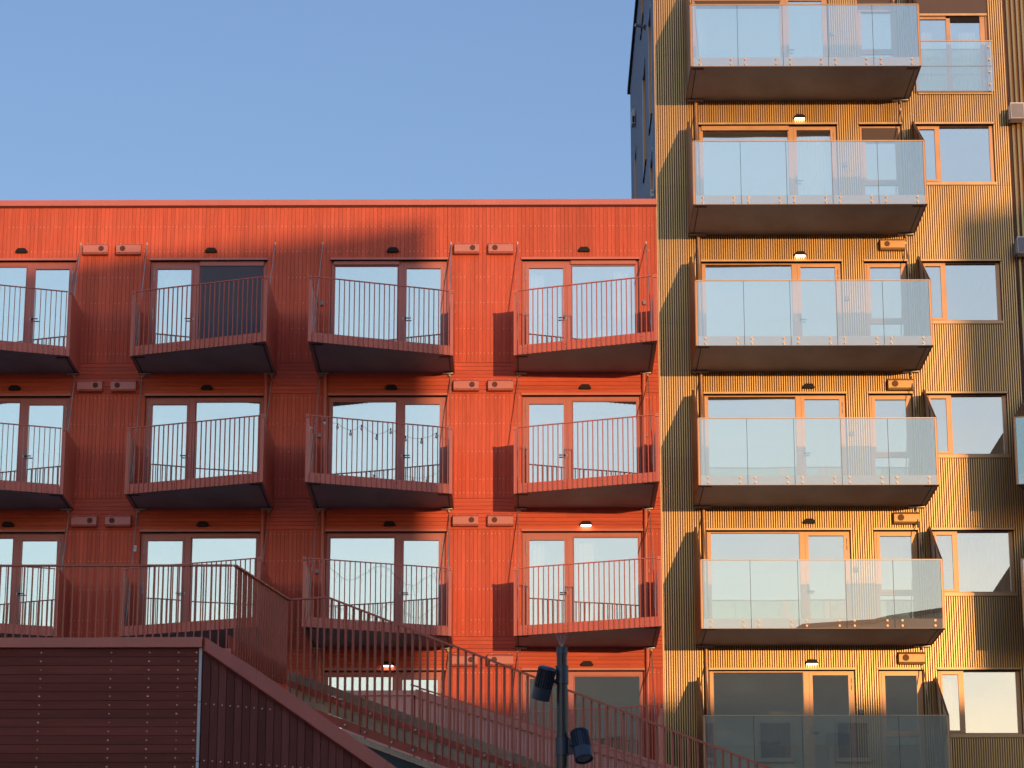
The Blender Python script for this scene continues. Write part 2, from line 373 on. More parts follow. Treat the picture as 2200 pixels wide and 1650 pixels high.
body.box(RX0 + .21, RX1 - .21, .225, 11.7, RTOP - .5, RTOP - .13, 'plaster')
for x in (-13.2, -8.97, -5.1, -.95): body.box(x - .1, x + .1, .225, 6.4, .1, RTOP - .51, 'plaster')
body.box(RX0 + .21, RX1 - .21, 6.41, 6.5, .1, RTOP - .52, 'plaster')
rob('house_body', body)

def door_unit(side, blind=None, cassette=False):
    """2.5 m wide balcony door unit; door on the left when the deep end is on the right"""
    H = 2.36; mb = MB(); L = (side == 'R')
    X = (lambda x: x) if L else (lambda x: 2.5 - x)
    def bx(x0, x1, y0, y1, z0, z1, m='red_frame'): mb.box(X(x0), X(x1), y0, y1, z0, z1, m)
    bx(0.004, .075, .05, .12, -H, -.045); bx(2.43, 2.496, .05, .12, -H, -.045); bx(.076, 2.429, .05, .12, -.13, -.045)   # outer frame
    bx(.93, 1.055, .045, .125, -H, -.131)                                                                      # mullion
    bx(.079, .149, .035, .11, -H, -.134); bx(.877, .927, .035, .11, -H, -.134); bx(.15, .876, .035, .11, -.213, -.134)  # door leaf
    bx(.15, .876, .035, .11, -H, -H + .12)
    bx(1.058, 2.428, .055, .11, -.158, -.133); bx(1.058, 2.428, .055, .11, -H, -H + .07)
    if cassette: bx(1.04, 2.44, .0, .049, -.135, -.055)
    for (a, b) in ((1.063, 1.078), (2.41, 2.427)): bx(a, b, .06, .1, -H + .071, -.159)
    return mb
def door_glass(side, fixed):
    mb = MB(); X = (lambda x: x) if side == 'R' else (lambda x: 2.5 - x)
    if fixed: mb.box(X(1.079), X(2.409), .085, .091, -2.289, -.159, 'glass')
    else: mb.box(X(.1495), X(.8765), .075, .081, -2.239, -.2135, 'glass')
    return mb
def flash(w_):
    mb = MB(); mb.box(-.02, w_ + .02, -.062, -.001, -.043, .004, 'red_flash'); mb.box(-.018, w_ + .018, -.052, -.0225, -.056, -.044, 'dark_gap'); return mb
def handle(side):
    mb = MB(); X = (lambda x: x) if side == 'R' else (lambda x: 2.5 - x); s = -1 if side == 'R' else 1
    x = X(.903); mb.box(x - .016, x + .016, .022, .034, -1.40, -1.20, 'grey'); mb.tube((x, .034, -1.345), (x, -.02, -1.345), .012, 'black')
    mb.box(x + s * .012, x + s * .13, -.03, -.014, -1.356, -1.334, 'black'); mb.box(X(.945) - .006, X(.945) + .006, .040, .044, -1.36, -1.31, 'white'); return mb
def hinge(side, z):
    mb = MB(); X = (lambda x: x) if side == 'R' else (lambda x: 2.5 - x); x = X(.077)
    mb.tube((x, .026, z), (x, .026, z + .11), .009, 'steel', n=8); mb.tube((x, .026, z - .13), (x, .026, z - .03), .009, 'steel', n=8); return mb

def red_balcony(side):
    """steel balcony 2.93 m wide whose front runs at a slant: 2.47 m deep at one end, 1.42 m at the other"""
    W, dl, dr = 2.93, (2.48 if side == 'L' else 1.42), (2.48 if side == 'R' else 1.42)
    fr = lambda x, o=0.0: -(dl + (dr - dl) * x / W) - o
    out = {}
    d = MB(); d.prism([(.016, -.004, .016), (W - .016, -.004, .016), (W - .016, fr(W) + .02, .016), (.016, fr(0) + .02, .016)], (0, 0, .15), 'soffit')
    for x0 in (.05, W - .29):
        yy = max(fr(x0), fr(x0 + .24)) + .12; d.box(x0, x0 + .24, yy, yy + .11, .009, .0155, 'patch')
    d.box(.07, .1, fr(0) * .86, -.02, .006, .0155, 'patch'); d.box(W - .1, W - .07, fr(W) * .86, -.02, .006, .0155, 'patch')
    out['deck'] = d
    for nm, xa, s_, dd in (('L', 0.0, 1, dl), ('R', W, -1, dr)):
        p = MB(); p.box(xa, xa + s_ * .014, -.03, -dd, 0, 1.385, 'red_metal')
        u = Vector((W, fr(W) - fr(0), 0)).normalized() * s_
        q0 = Vector((xa + s_ * .0145, fr(xa) - .001, 0)); p.prism([q0, q0 + u * .055, q0 + u * .055 + Vector((0, .012, 0)), q0 + Vector((0, .012, 0))], (0, 0, 1.36), 'red_metal')
        p.box(xa - s_ * .014, xa + s_ * .030, -.06, -.004, 1.33, 1.375, 'red_metal')           # wall clip
        p.box(xa - s_ * .004, xa + s_ * .060, fr(xa) - .03, fr(xa) - .004, 1.345, 1.405, 'red_metal'); p.box(xa + s_ * .018, xa + s_ * .034, fr(xa) - .033, fr(xa) - .0305, 1.367, 1.383, 'black')
        p.box(xa + s_ * .03, xa + s_ * .26, -.13, -.035, -.028, -.002, 'steel'); p.tube((xa + s_ * .12, -.08, -.03), (xa + s_ * .12, -.08, -.075), .016, 'steel', n=8)
        out['side_panel_' + nm] = p
    f = MB(); u = Vector((W, fr(W) - fr(0), 0)); n_ = Vector((-u.y, u.x, 0)).normalized()
    if n_.y > 0: n_ = -n_
    A = Vector((.075, fr(.075), 0)); B = Vector((W - .075, fr(W - .075), 0))
    f.prism([A, B, B - n_ * .012, A - n_ * .012], (0, 0, .20), 'red_metal')
    ud = u.normalized()
    for k in (.06, .345, .62, .915):
        c = A + (B - A) * k + n_ * .0005
        for z in (.035, .115):
            f.prism([c + ud * -.045, c + ud * .045, c + ud * .045 + n_ * .018, c + ud * -.045 + n_ * .018], (0, 0, .055), 'red_flash') if False else \
                f.prism([c - ud * .045 + Vector((0, 0, z)), c + ud * .045 + Vector((0, 0, z)), c + ud * .045 + n_ * .016 + Vector((0, 0, z)), c - ud * .045 + n_ * .016 + Vector((0, 0, z))], (0, 0, .055), 'red_metal')
            cc = c + n_ * .0165 + Vector((0, 0, z + .022)); f.prism([cc - ud * .009, cc + ud * .009, cc + ud * .009 + n_ * .003, cc - ud * .009 + n_ * .003], (0, 0, .014), 'black')
    out['fascia'] = f
    r = MB(); n = 28; a0 = A + ud * .03; b0 = B - ud * .03
    for i in range(n):
        c = a0 + (b0 - a0) * (i / (n - 1)) + n_ * .002
        lo = .0 if True else 0
        r.prism([c - ud * .006, c + ud * .006, c + ud * .006 + n_ * .034, c - ud * .006 + n_ * .034], (0, 0, 1.372), 'red_metal')
    r.prism([a0 - ud * .02 + Vector((0, 0, 1.373)), b0 + ud * .02 + Vector((0, 0, 1.373)), b0 + ud * .02 + n_ * .04 + Vector((0, 0, 1.373)), a0 - ud * .02 + n_ * .04 + Vector((0, 0, 1.373))], (0, 0, .018), 'red_metal')
    out['railing'] = r
    for nm, x, dd in (('L', .075, dl), ('R', W - .075, dr)):
        top = 2.90; p = MB(); yb = -dd + .24
        if x > 1: x -= .02
        p.tube((x, -.03, top), (x, yb, .17), .0115, 'steel', n=8)
        p.box(x - .014, x + .014, -.05, -.004, top - .03, top + .035, 'brass')
        k = .80; mid = Vector((x, -.03, top)).lerp(Vector((x, yb, .17)), k); m2 = Vector((x, -.03, top)).lerp(Vector((x, yb, .17)), k + .09); p.tube(mid, m2, .02, 'steel', n=8)
        out['hanger_rod_' + nm] = p
    return out
def ward(name, parts, parent_loc, builder_key):
    root = None; first = parts.pop('deck') if 'deck' in parts else None
    return first

floor_name = ['top', 'second', 'third', 'fourth']
col_name = ['first', 'second', 'third', 'fourth']
def put_red_balcony(bx, side, z, extra=True):
    key = 'rb' + side
    if key not in CACHE: CACHE[key] = {k: v.mesh(k.split('_L')[0].split('_R')[0]) for k, v in red_balcony(side).items()}
    c = CACHE[key]
    root = rob('balcony', c['deck'], loc=(bx, 0, z))
    for k, me in c.items():
        if k != 'deck': ob(k[:-2] if k[-2:] in ('_L', '_R') else k, me, root)
    return root
for r in range(4):
    for i, (bx, side, ox) in enumerate(RBALC):
        if r == 3 and i in (0, 1): pass
        put_red_balcony(bx, side, RB[r])
        cas = (r == 0 and i >= 2)
        key = 'unit' + side + str(cas)
        u = rob('balcony_door', cached(key, lambda: door_unit(side, cassette=cas)), loc=(ox, 0, RH[r]))
        ob('glass_pane', cached('dgf' + side, lambda: door_glass(side, True)), u)
        ob('glass_pane', cached('dgd' + side, lambda: door_glass(side, False)), u)
        ob('handle', cached('hdl' + side, lambda: handle(side)), u)
        ob('hinge', cached('hin' + side, lambda: hinge(side, -.36)), u); ob('hinge', cached('hinb' + side, lambda: hinge(side, -1.22)), u)
        ob('lintel_flashing', cached('flash', lambda: flash(2.5)), u)
        if r == 0 and i == 1:
            b = MB(); b.box(1.08, 2.41, .02, .03, -2.3, -.16, 'blind_grey'); b.box(1.06, 2.43, .0, .045, -.155, -.06, 'red_frame'); ob('screen_blind', b.mesh('screen_blind'), u, label='closed grey screen blind over the fixed pane')
for ox in (-16.4,):
    for r in range(4):
        u = rob('balcony_door', cached('unitRFalse', lambda: door_unit('R')), loc=(ox, 0, RH[r]))
        ob('glass_pane', CACHE['dgfR'], u); ob('glass_pane', CACHE['dgdR'], u)
def pipe(x, z0, z1, mname, y=-.085, r_=.042):
    mb = MB(); mb.tube((x, y, z0), (x, y, z1), r_, mname, n=16)
    return mb
for x in (-12.27 + .05, -5.62, -4.36, 2.39):
    for r in range(3):
        p = pipe(x, RB[r + 1] + .17, RB[r] - .002, 'red_metal')
        for z in (RH[r + 1] + .12, RB[r + 1] + .9): p.tube((x, -.085, z), (x, -.085, z + .035), .050, 'red_metal', n=16); p.box(x - .012, x + .012, -.04, -.0225, z, z + .03, 'red_metal')
        rob('downpipe', p, smooth=True)
    p = pipe(x, .02, RB[3] - .002, 'red_metal'); rob('downpipe', p, smooth=True)

# vent boxes
def vent(side, colm, gr):
    """wall vent housing .53 wide: sloped hood, front plate with round louvre grille near one end"""
    mb = MB(); W, H = .53, .245; d = .15
    pr = [(0, 0, 0), (0, 0, H + .015), (0, -.05, H + .010), (0, -d, H - .055), (0, -d, .035), (0, -d + .03, 0)]
    mb.prism(pr, (W, 0, 0), colm)
    mb.box(-.004, W + .004, -d - .004, -d + .001, .033, .040, colm)
    for x in (.08, W - .08): mb.box(x - .006, x + .006, -d - .004, -d - .0005, .016, .026, 'black'); mb.box(x - .005, x + .005, -.062, -.05, H + .0, H + .016, 'screw')
    return mb
def vent_grille(side, gr, big=False):
    W = .53; d = .15; r_ = .068 if big else .058; cx = .14 if side == 'L' else W - .14; mb = MB(); cz = .118
    mb.tube((cx, -d - .001, cz), (cx, -d - .012, cz), r_, gr, n=20)
    for k in range(-3, 4):
        z = cz + k * r_ * .26; hw = math.sqrt(max(0, (r_ * .92) ** 2 - (z - cz) ** 2)); mb.box(cx - hw, cx + hw, -d - .017, -d - .0125, z - .003, z + .003, gr)
    return mb
def put_vent(x, z, side, colm, gr, label, group, big=False):
    t = thing('vent_box', label, 'air vent', (x, -.0235, z), group)
    ob('housing', cached('vent' + side + colm, lambda: vent(side, colm, gr)), t)
    ob('grille', cached('grille' + side + gr + str(big), lambda: vent_grille(side, gr, big)), t)
    return t
VP = [[(-9.61, 'R'), (-8.90, 'L'), (-1.64, 'R'), (-.91, 'L')]] * 4
VZ = [20.145, 17.10, 14.17, 11.225]
vdesc = [('left', 'first and second'), ('right', 'first and second'),
         ('left', 'third and fourth'), ('right', 'third and fourth')]
rowd = ['top row', 'second row', 'third row', 'lowest row']
for r in range(4):
    for k, (x, s) in enumerate(VP[r]):
        if r == 3 and k < 2: continue
        put_vent(x, VZ[r], s, 'red_box', 'grille', '%s red vent box between the %s balcony columns, %s' % (vdesc[k][0], vdesc[k][1], rowd[r]), 'red vent boxes on the red facade')
# bulkhead lamps
def hood():
    mb = MB(); n = 12; W, Hh = .26, .095
    prof = [(-W / 2, 0), (W / 2, 0), (W / 2, .022), (W / 2 - .025, .065), (W / 2 - .06, Hh), (-W / 2 + .06, Hh), (-W / 2 + .025, .065), (-W / 2, .022)]
    a = [(x, 0, z) for x, z in prof]; b = [(x * .97, -.075, z * .92) for x, z in prof]; k = len(a)
    F = [tuple(range(k)), tuple(reversed(range(k, 2 * k)))] + [((i + 1) % k, i, k + i, k + (i + 1) % k) for i in range(k)]
    mb.poly(a + b, F, 'black'); return mb
def lamp_lens(m):
    mb = MB(); mb.box(-.105, .105, -.07, -.008, -.012 if m == 'black' else -.016, -.001, m); return mb
def put_lamp(x, z, on, label, group):
    t = thing('wall_lamp', label, 'wall lamp', (x, -.024, z), group)
    ob('hood', cached('hood', hood), t); ob('lens', cached('lens%d' % on, lambda: lamp_lens('lamp_on' if on else 'black')), t)
    if on:
        l = bpy.data.lights.new('lamp_glow', 'AREA'); l.energy = 0.25; l.size = .2; l.color = (1, .62, .36)
        o = bpy.data.objects.new('lamp_glow', l); col.objects.link(o); o.parent = t; o.location = (0, -.06, -.022)
LX = [-10.95, -6.87, -2.965, 1.14]; LZ = [20.215, 17.155, 14.195, 11.24]
for r in range(4):
    for i in range(4):
        if r == 3 and i < 2: continue
        on = (r, i) in ((2, 3), (3, 2))
        put_lamp(LX[i], LZ[r], on, '%s black lamp over the %s red door, %s column' % ('lit' if on else 'unlit', floor_name[r] + ' row', col_name[i]), 'hooded wall lamps on the red facade')
def socket(m='grey'):
    mb = MB(); mb.box(-.042, .042, -.055, 0, -.045, .045, m); mb.box(-.036, .036, -.068, -.0555, -.038, .03, m); mb.box(-.045, .045, -.06, -.056, .018, .026, 'black'); return mb
SX = {2: -4.46, 3: 2.43}
for r in range(3):
    for i in (2, 3):
        tag(ob('wall_socket', cached('sock', socket), None, (SX[i], -.0235, [19.055, 16.14, 13.22][r])), 'small grey socket beside the %s row red house door in the %s column' % (floor_name[r], col_name[i]), 'socket', 'outdoor sockets')
sk = MB(); sk.box(-.012, .012, -.02, 0, -.02, .02, 'white'); sk.box(-.03, .03, -.05, 0, .021, .10, 'black') if False else None
sk.box(-.028, .028, -.018, 0, -.062, .062, 'white'); sk.box(-.018, .018, -.022, -.0185, -.03, .04, 'strip')
tag(ob('thermometer', sk.mesh('thermometer'), None, (-8.27, -.0235, 13.72)), 'small white thermometer on the red wall left of the third row door', 'thermometer')

# ================================================================== GOLD TOWER
gold = thing('gold_apartment_tower', 'tall gold ribbed metal apartment tower with glass fronted balconies, right of the red house', 'building', (8, 6, 0))
GL = 8.0, 6.0
def gob(name, mb_or_mesh, parent=None, loc=None, label=None, smooth=False):
    me = mb_or_mesh if not isinstance(mb_or_mesh, MB) else mb_or_mesh.mesh(name, smooth)
    if parent is None: return ob(name, me, gold, (loc[0] - GL[0], loc[1] - GL[1], loc[2]) if loc else (-GL[0], -GL[1], 0), label)
    return ob(name, me, parent, loc or (0, 0, 0), label)
GX0, GX1, GTOP = 2.718, 10.40, 29.5
gh = []
for r in range(6):
    dx = -.10 if r == 0 else 0.0
    gh.append((3.665 + dx, 6.65 + dx, YB[r] + .17, YH[r])); gh.append((7.15, 8.05, YB[r] + .17, YH[r]))
    if r == 0: gh.append((8.42, 10.04, 23.86, 26.17))
    else: gh.append((8.36, 10.05, YH[r] - 1.40, YH[r]))
gw = MB()
for (a, b, e, f_) in rects(GX0, GX1, 0, GTOP, gh): gw.box(a, b, 0.0, .22, e, f_, 'gold_back_shade')
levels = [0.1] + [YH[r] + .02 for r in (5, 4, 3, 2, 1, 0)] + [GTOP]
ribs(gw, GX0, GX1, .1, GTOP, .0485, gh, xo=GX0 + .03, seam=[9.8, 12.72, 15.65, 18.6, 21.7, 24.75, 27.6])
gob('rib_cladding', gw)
jt = MB()                                           # thin horizontal laps and screw lines of the cladding sheets
for r in range(6):
    for z, xa, xb in ((YH[r] - 1.55, GX0, 3.6), (YH[r] + .12, 8.4, GX1), (YH[r] - 1.9, 8.3, GX1)):
        i = 0; x = xa + .1
        while x < xb:
            jt.box(x - .006, x + .006, -.0275, -.0245, z - .006, z + .006, 'gold_dark'); x += .0485 * 3
gob('cladding_screws', jt)
gb = MB()
gb.box(GX0 + .01, 26, .42, 13.9, GTOP - .1, GTOP, 'roofing'); gb.box(GX0 + .01, 26, 13.7, 13.9, 0, GTOP - .11, 'render_wall'); gb.box(25.8, 26, .25, 13.69, 0, GTOP - .12, 'render_wall')
for r in range(6): gb.box(GX0 + .21, 25.7, .225, 13.6, YB[r] - .12, YB[r] + .19, 'plaster')
for x in (6.9, 8.28, 10.3): gb.box(x - .07, x + .07, .225, 5.9, .1, GTOP - .4, 'plaster')
gb.box(GX0 + .21, 25.7, 6.0, 6.1, .1, GTOP - .4, 'plaster')
gob('house_body', gb)
# shaded side wall (faces -X) with slit windows, parapet trim
side_holes = [(1.45, 2.75, 23.95, 26.6), (4.55, 6.1, 24.0, 26.6), (10.5, 11.6, 24.0, 26.6), (1.48, 2.82, 20.9, 23.15), (4.4, 5.6, 20.9, 23.12), (5.0, 6.6, 27.9, 29.2), (9.6, 10.8, 20.9, 23.1)]
sw = MB()
for (a, b, e, f_) in rects(.005, 13.9, 0, GTOP, side_holes):
    sw.box(GX0 - .004, GX0 + .2, a, b, e, f_, 'navy')
for k in range(24):                                  # standing seams
    y = .3 + k * .58
    for (a, b, e, f_) in rects(y, y + .012, 21, GTOP - .02, [(h[0] - .03, h[1] + .03, h[2], h[3]) for h in side_holes]): sw.box(GX0 - .016, GX0 - .0045, a, b, e, f_, 'navy')
gob('side_wall', sw)
pt = MB(); pt.box(GX0 - .07, GX0 + .35, -.06, 14.4, GTOP + .002, GTOP + .12, 'black'); pt.box(GX0 + .36, 26, -.06, .34, GTOP + .002, GTOP + .12, 'gold_flash')
gob('roof_edge', pt)
tr = MB(); tr.box(GX0 - .014, GX0 + .012, -.03, .004, 0, GTOP, 'gold_flash'); gob('corner_trim', tr)
for h in side_holes:
    m_ = MB(); y0, y1, z0, z1 = h
    for a, b, c_, d in ((y0, y0 + .05, z0, z1), (y1 - .05, y1, z0, z1), (y0 + .051, y1 - .051, z1 - .05, z1), (y0 + .051, y1 - .051, z0, z0 + .05)):
        m_.box(GX0 + .05, GX0 + .13, a, b, c_, d, 'gold_frame')
    m_.box(GX0 - .0035, GX0 + .049, y1 - .012, y1 - .001, z0 + .002, z1 - .002, 'gold_frame'); 
    m_.box(GX0 - .035, GX0 + .04, y0 - .02, y1 + .02, z0 - .035, z0 - .006, 'black')
    f_ = gob('side_window', m_)
    gg = MB(); gg.box(GX0 + .09, GX0 + .096, y0 + .051, y1 - .051, z0 + .051, z1 - .051, 'glass'); ob('glass_pane', gg.mesh('glass_pane'), f_)

def big_unit(cassette, blind):
    mb = MB(); H = 2.36
    def bx(x0, x1, y0, y1, z0, z1, m='gold_frame'): mb.box(x0, x1, y0, y1, z0, z1, m)
    zt = -.03
    bx(.004, .072, .05, .12, -H, zt); bx(2.915, 2.981, .05, .12, -H, zt); bx(.073, 2.914, .05, .12, -.062, zt)
    bx(1.932, 2.045, .045, .125, -H, -.063)
    bx(2.048, 2.117, .035, .11, -H, -.066); bx(2.853, 2.912, .035, .11, -H, -.066); bx(2.118, 2.852, .035, .11, -.124, -.066); bx(2.118, 2.852, .035, .11, -H, -H + .12)
    bx(.074, .082, .06, .1, -H, -.063); bx(1.923, 1.931, .06, .1, -H, -.063); bx(.083, 1.922, .06, .1, -H, -H + .07)
    if cassette: bx(.05, 1.95, .0, .049, -.135, -.035)
    if blind: bx(.085, 1.92, .02, .03, -blind, -.136, 'blind')
    return mb
def big_glass(fixed):
    mb = MB()
    if fixed: mb.box(.0825, 1.9225, .085, .091, -2.289, -.0625, 'glass')
    else: mb.box(2.1175, 2.8525, .075, .081, -2.239, -.1245, 'glass')
    return mb
def gflash(w_):
    mb = MB(); mb.box(-.02, w_ + .02, -.066, -.001, -.024, .016, 'gold_flash'); mb.box(-.018, w_ + .018, -.055, -.0255, -.036, -.025, 'dark_gap'); return mb
def ghandle():
    mb = MB(); x = 2.083; mb.box(x - .016, x + .016, .022, .034, -1.37, -1.17, 'grey'); mb.tube((x, .034, -1.315), (x, -.02, -1.315), .012, 'black')
    mb.box(x - .012, x + .13, -.03, -.014, -1.326, -1.304, 'black'); mb.box(1.985, 1.997, .040, .0445, -1.33, -1.27, 'white'); return mb
def ghinge(z):
    mb = MB(); x = 2.914; mb.tube((x, .026, z), (x, .026, z + .11), .009, 'steel', n=8); mb.tube((x, .026, z - .13), (x, .026, z - .03), .009, 'steel', n=8); return mb
def small_unit(blind):
    mb = MB(); H = 2.36
    def bx(x0, x1, y0, y1, z0, z1, m='gold_frame'): mb.box(x0, x1, y0, y1, z0, z1, m)
    bx(.004, .05, .05, .12, -H, -.03); bx(.85, .896, .05, .12, -H, -.03); bx(.051, .849, .05, .12, -.075, -.03)
    bx(.054, .122, .035, .11, -1.335, -.079); bx(.775, .847, .035, .11, -1.335, -.079); bx(.123, .774, .035, .11, -.133, -.079); bx(.123, .774, .035, .11, -1.335, -1.275)
    bx(.051, .849, .045, .115, -1.39, -1.338); bx(.051, .085, .05, .11, -H, -1.392); bx(.80, .849, .05, .11, -H, -1.392); bx(.086, .799, .05, .11, -H, -H + .06)
    if blind: bx(.06, .84, .015, .025, -.37, -.09, 'blind'); bx(.05, .85, .0, .03, -.40, -.371)
    return mb
def small_glass(up):
    mb = MB()
    mb.box(.1225, .7745, .075, .081, -1.2745, -.1335, 'glass') if up else mb.box(.0855, .7995, .085, .091, -2.299, -1.3905, 'glass')
    return mb
def right_unit():
    mb = MB()
    def bx(x0, x1, y0, y1, z0, z1, m='gold_frame'): mb.box(x0, x1, y0, y1, z0, z1, m)
    bx(.004, .05, .05, .12, -1.36, -.02); bx(1.605, 1.686, .05, .12, -1.36, -.02); bx(.051, 1.604, .05, .12, -.04, -.02); bx(.051, 1.604, .05, .12, -1.36, -1.316)
    bx(.455, .528, .045, .122, -1.3155, -.0405)
    bx(.053, .09, .035, .11, -1.314, -.043); bx(.421, .453, .035, .11, -1.314, -.043); bx(.091, .42, .035, .11, -.110, -.043); bx(.091, .42, .035, .11, -1.314, -1.266)
    bx(-.012, 1.70, -.06, .049, -1.425, -1.362, 'gold_flash')
    return mb
def right_glass(big):
    mb = MB()
    mb.box(.5285, 1.6045, .085, .091, -1.3155, -.0405, 'glass') if big else mb.box(.0905, .4205, .075, .081, -1.2655, -.1105, 'glass')
    return mb

def gold_balcony():
    """glass fronted balcony, 4.87 m wide and 2.04 m deep, solid screens rising to the wall at both ends"""
    W, Dp = 4.87, 2.04; out = {}
    d = MB(); d.box(.02, W - .02, -Dp + .03, -.004, .016, .165, 'soffit_y')
    for x in (.05, W - .29): d.box(x, x + .24, -Dp + .14, -Dp + .24, .009, .0155, 'patch')
    d.box(W - .13, W - .11, -Dp + .2, -.05, .010, .0155, 'patch'); d.box(.11, .13, -Dp + .2, -.05, .010, .0155, 'patch')
    out['deck'] = d
    for nm, xa, s_ in (('L', 0.0, 1), ('R', W, -1)):
        p = MB(); p.prism([(xa, -.03, 0), (xa, -Dp, 0), (xa, -Dp, 1.395), (xa, -.52, 2.42), (xa, -.03, 2.42)], (s_ * .014, 0, 0), 'gold_dark')
        p.box(xa + s_ * .0145, xa + s_ * .045, -Dp - .002, -Dp + .03, 0, 1.39, 'gold_frame')     # corner post
        p.bar((xa + s_ * .028, -Dp + .03, 1.375), (xa + s_ * .028, -.53, 2.40), .024, .02, 'gold_dark')
        p.box(xa + s_ * .016, xa + s_ * .04, -.53, -.49, .17, 2.40, 'gold_dark'); p.box(xa + s_ * .016, xa + s_ * .04, -1.25, -1.21, .17, 1.90, 'gold_dark')
        p.bar((xa + s_ * .028, -Dp + .06, 1.28), (xa + s_ * .028, -.1, .25), .014, .014, 'patch'); p.bar((xa + s_ * .03, -1.2, .2), (xa + s_ * .03, -.55, 2.3), .014, .014, 'patch')
        p.box(xa + s_ * .03, xa + s_ * .38, -.14, -.035, -.03, -.002, 'steel'); p.tube((xa + s_ * .2, -.085, -.03), (xa + s_ * .2, -.085, -.08), .018, 'steel', n=8)
        out['side_screen_' + nm] = p
        q = MB(); xx = xa + s_ * .20; zt = 2.86; q.tube((xx, -.03, zt), (xx, -1.75, .17), .0115, 'steel', n=8); q.box(xx - .014, xx + .014, -.05, -.004, zt - .03, zt + .035, 'steel'); out['hanger_rod_' + nm] = q
    f = MB(); f.box(.046, W - .046, -Dp + .010, -Dp + .0285, .0, .20, 'gold_pale'); out['fascia'] = f
    n = 5; pw = (W - .10) / n
    for k in range(n):
        gmb = MB(); x0 = .05 + k * pw + .005; x1 = .05 + (k + 1) * pw - .005
        gmb.box(x0, x1, -Dp - .006, -Dp + .004, .004, 1.385, 'rail_glass')
        gmb.box(x0 - .009, x0 - .001, -Dp - .005, -Dp + .0035, .006, 1.38, 'patch' if k else 'grey')
        out['glass_panel_%d' % k] = gmb
        b = MB()
        for x in (x0 + .145, x1 - .145):
            for z in (.05, .155): b.tube((x, -Dp + .0095, z), (x, -Dp - .028, z), .024, 'brass', n=14)
        out['bolts_%d' % k] = b
    c = MB(); c.box(.02, W - .02, -Dp - .014, -Dp + .012, 1.3855, 1.405, 'gold_flash'); out['cap_rail'] = c
    return out
def put_gold_balcony(x, z, zrow):
    if 'gb' not in CACHE: CACHE['gb'] = {k: v.mesh(k.rstrip('_LR0123456789')) for k, v in gold_balcony().items()}
    c = CACHE['gb']; root = gob('balcony', c['deck'], loc=(x, 0, z))
    for k, me in c.items():
        if k != 'deck': ob(k.rstrip('_LR0123456789') if k[-2] == '_' else k, me, root)
    return root
for r in range(6):
    put_gold_balcony(3.378, YB[r], r); dx = -.10 if r == 0 else 0.0
    bl = .265 if r == 0 else 0
    u = gob('balcony_door', cached('bigu%d' % (0 if r == 0 else 1 if r == 1 else 2), lambda: big_unit(r < 2, bl)), loc=(3.665 + dx, 0, YH[r]))
    ob('glass_pane', cached('bgf', lambda: big_glass(True)), u); ob('glass_pane', cached('bgd', lambda: big_glass(False)), u)
    ob('handle', cached('ghandle', ghandle), u); ob('hinge', cached('gh1', lambda: ghinge(-.30)), u); ob('hinge', cached('gh2', lambda: ghinge(-1.2)), u)
    ob('lintel_flashing', cached('gfl', lambda: gflash(2.985)), u)
    s = gob('window', cached('small%d' % (r < 2), lambda: small_unit(r < 2)), loc=(7.15, 0, YH[r]))
    ob('glass_pane', cached('sg1', lambda: small_glass(True)), s); ob('glass_pane', cached('sg0', lambda: small_glass(False)), s); ob('lintel_flashing', cached('gfs', lambda: gflash(.90)), s)
    if r > 0:
        s = gob('window', cached('right', right_unit), loc=(8.36, 0, YH[r]))
        ob('glass_pane', cached('rg1', lambda: right_glass(True)), s); ob('glass_pane', cached('rg0', lambda: right_glass(False)), s); ob('lintel_flashing', cached('gfr', lambda: gflash(1.69)), s)
# tall window with glass guard at the top right
tw = MB()
def bx(x0, x1, y0, y1, z0, z1, m='gold_frame'): tw.box(x0, x1, y0, y1, z0, z1, m)
bx(8.424, 8.50, .05, .12, 23.865, 25.66); bx(9.88, 9.985, .05, .12, 23.865, 25.66); bx(9.135, 9.225, .045, .125, 23.93, 25.62); bx(8.501, 9.879, .05, .12, 23.865, 23.94)
bx(8.501, 9.134, .05, .12, 25.60, 25.66); bx(9.226, 9.879, .05, .12, 25.535, 25.66, 'dark_gap'); bx(9.99, 10.036, .03, .2, 23.865, 25.66, 'gold_dark')
t_ = gob('window', tw, label='tall window with a brown blind above and a glass guard across it')
for a, b, z in ((8.5005, 9.1345, 25.599), (9.2255, 9.8795, 25.534)):
    m_ = MB(); m_.box(a, b, .085, .091, 23.9405, z, 'glass'); ob('glass_pane', m_.mesh('glass_pane'), t_)
m_ = MB(); m_.box(8.425, 10.035, .01, .03, 25.72, 26.165, 'blind'); ob('screen_blind', m_.mesh('screen_blind'), t_)
m_ = MB(); m_.box(8.425, 10.035, -.005, .048, 25.665, 25.715, 'gold_flash'); ob('blind_rail', m_.mesh('blind_rail'), t_)
m_ = MB(); m_.box(8.40, 10.08, -.16, -.15, 23.83, 24.40, 'rail_glass'); m_.box(8.40, 10.08, -.16, -.15, 24.415, 24.985, 'rail_glass'); m_.box(8.40, 10.085, -.165, -.145, 24.99, 25.01, 'gold_flash'); m_.box(8.40, 10.08, -.158, -.152, 24.4015, 24.4135, 'grey')
ob('glass_guard', m_.mesh('glass_guard'), t_)
m_ = MB(); m_.box(9.985, 10.03, -.06, -.003, 23.84, 24.97, 'gold_frame')
for z in (23.98, 24.27, 24.56, 24.85): m_.tube((10.01, -.061, z), (10.01, -.185, z), .022, 'brass', n=12)
m_.box(8.45, 10.05, -.06, .04, 23.80, 23.858, 'gold_flash')
ob('guard_fixing', m_.mesh('guard_fixing'), t_)
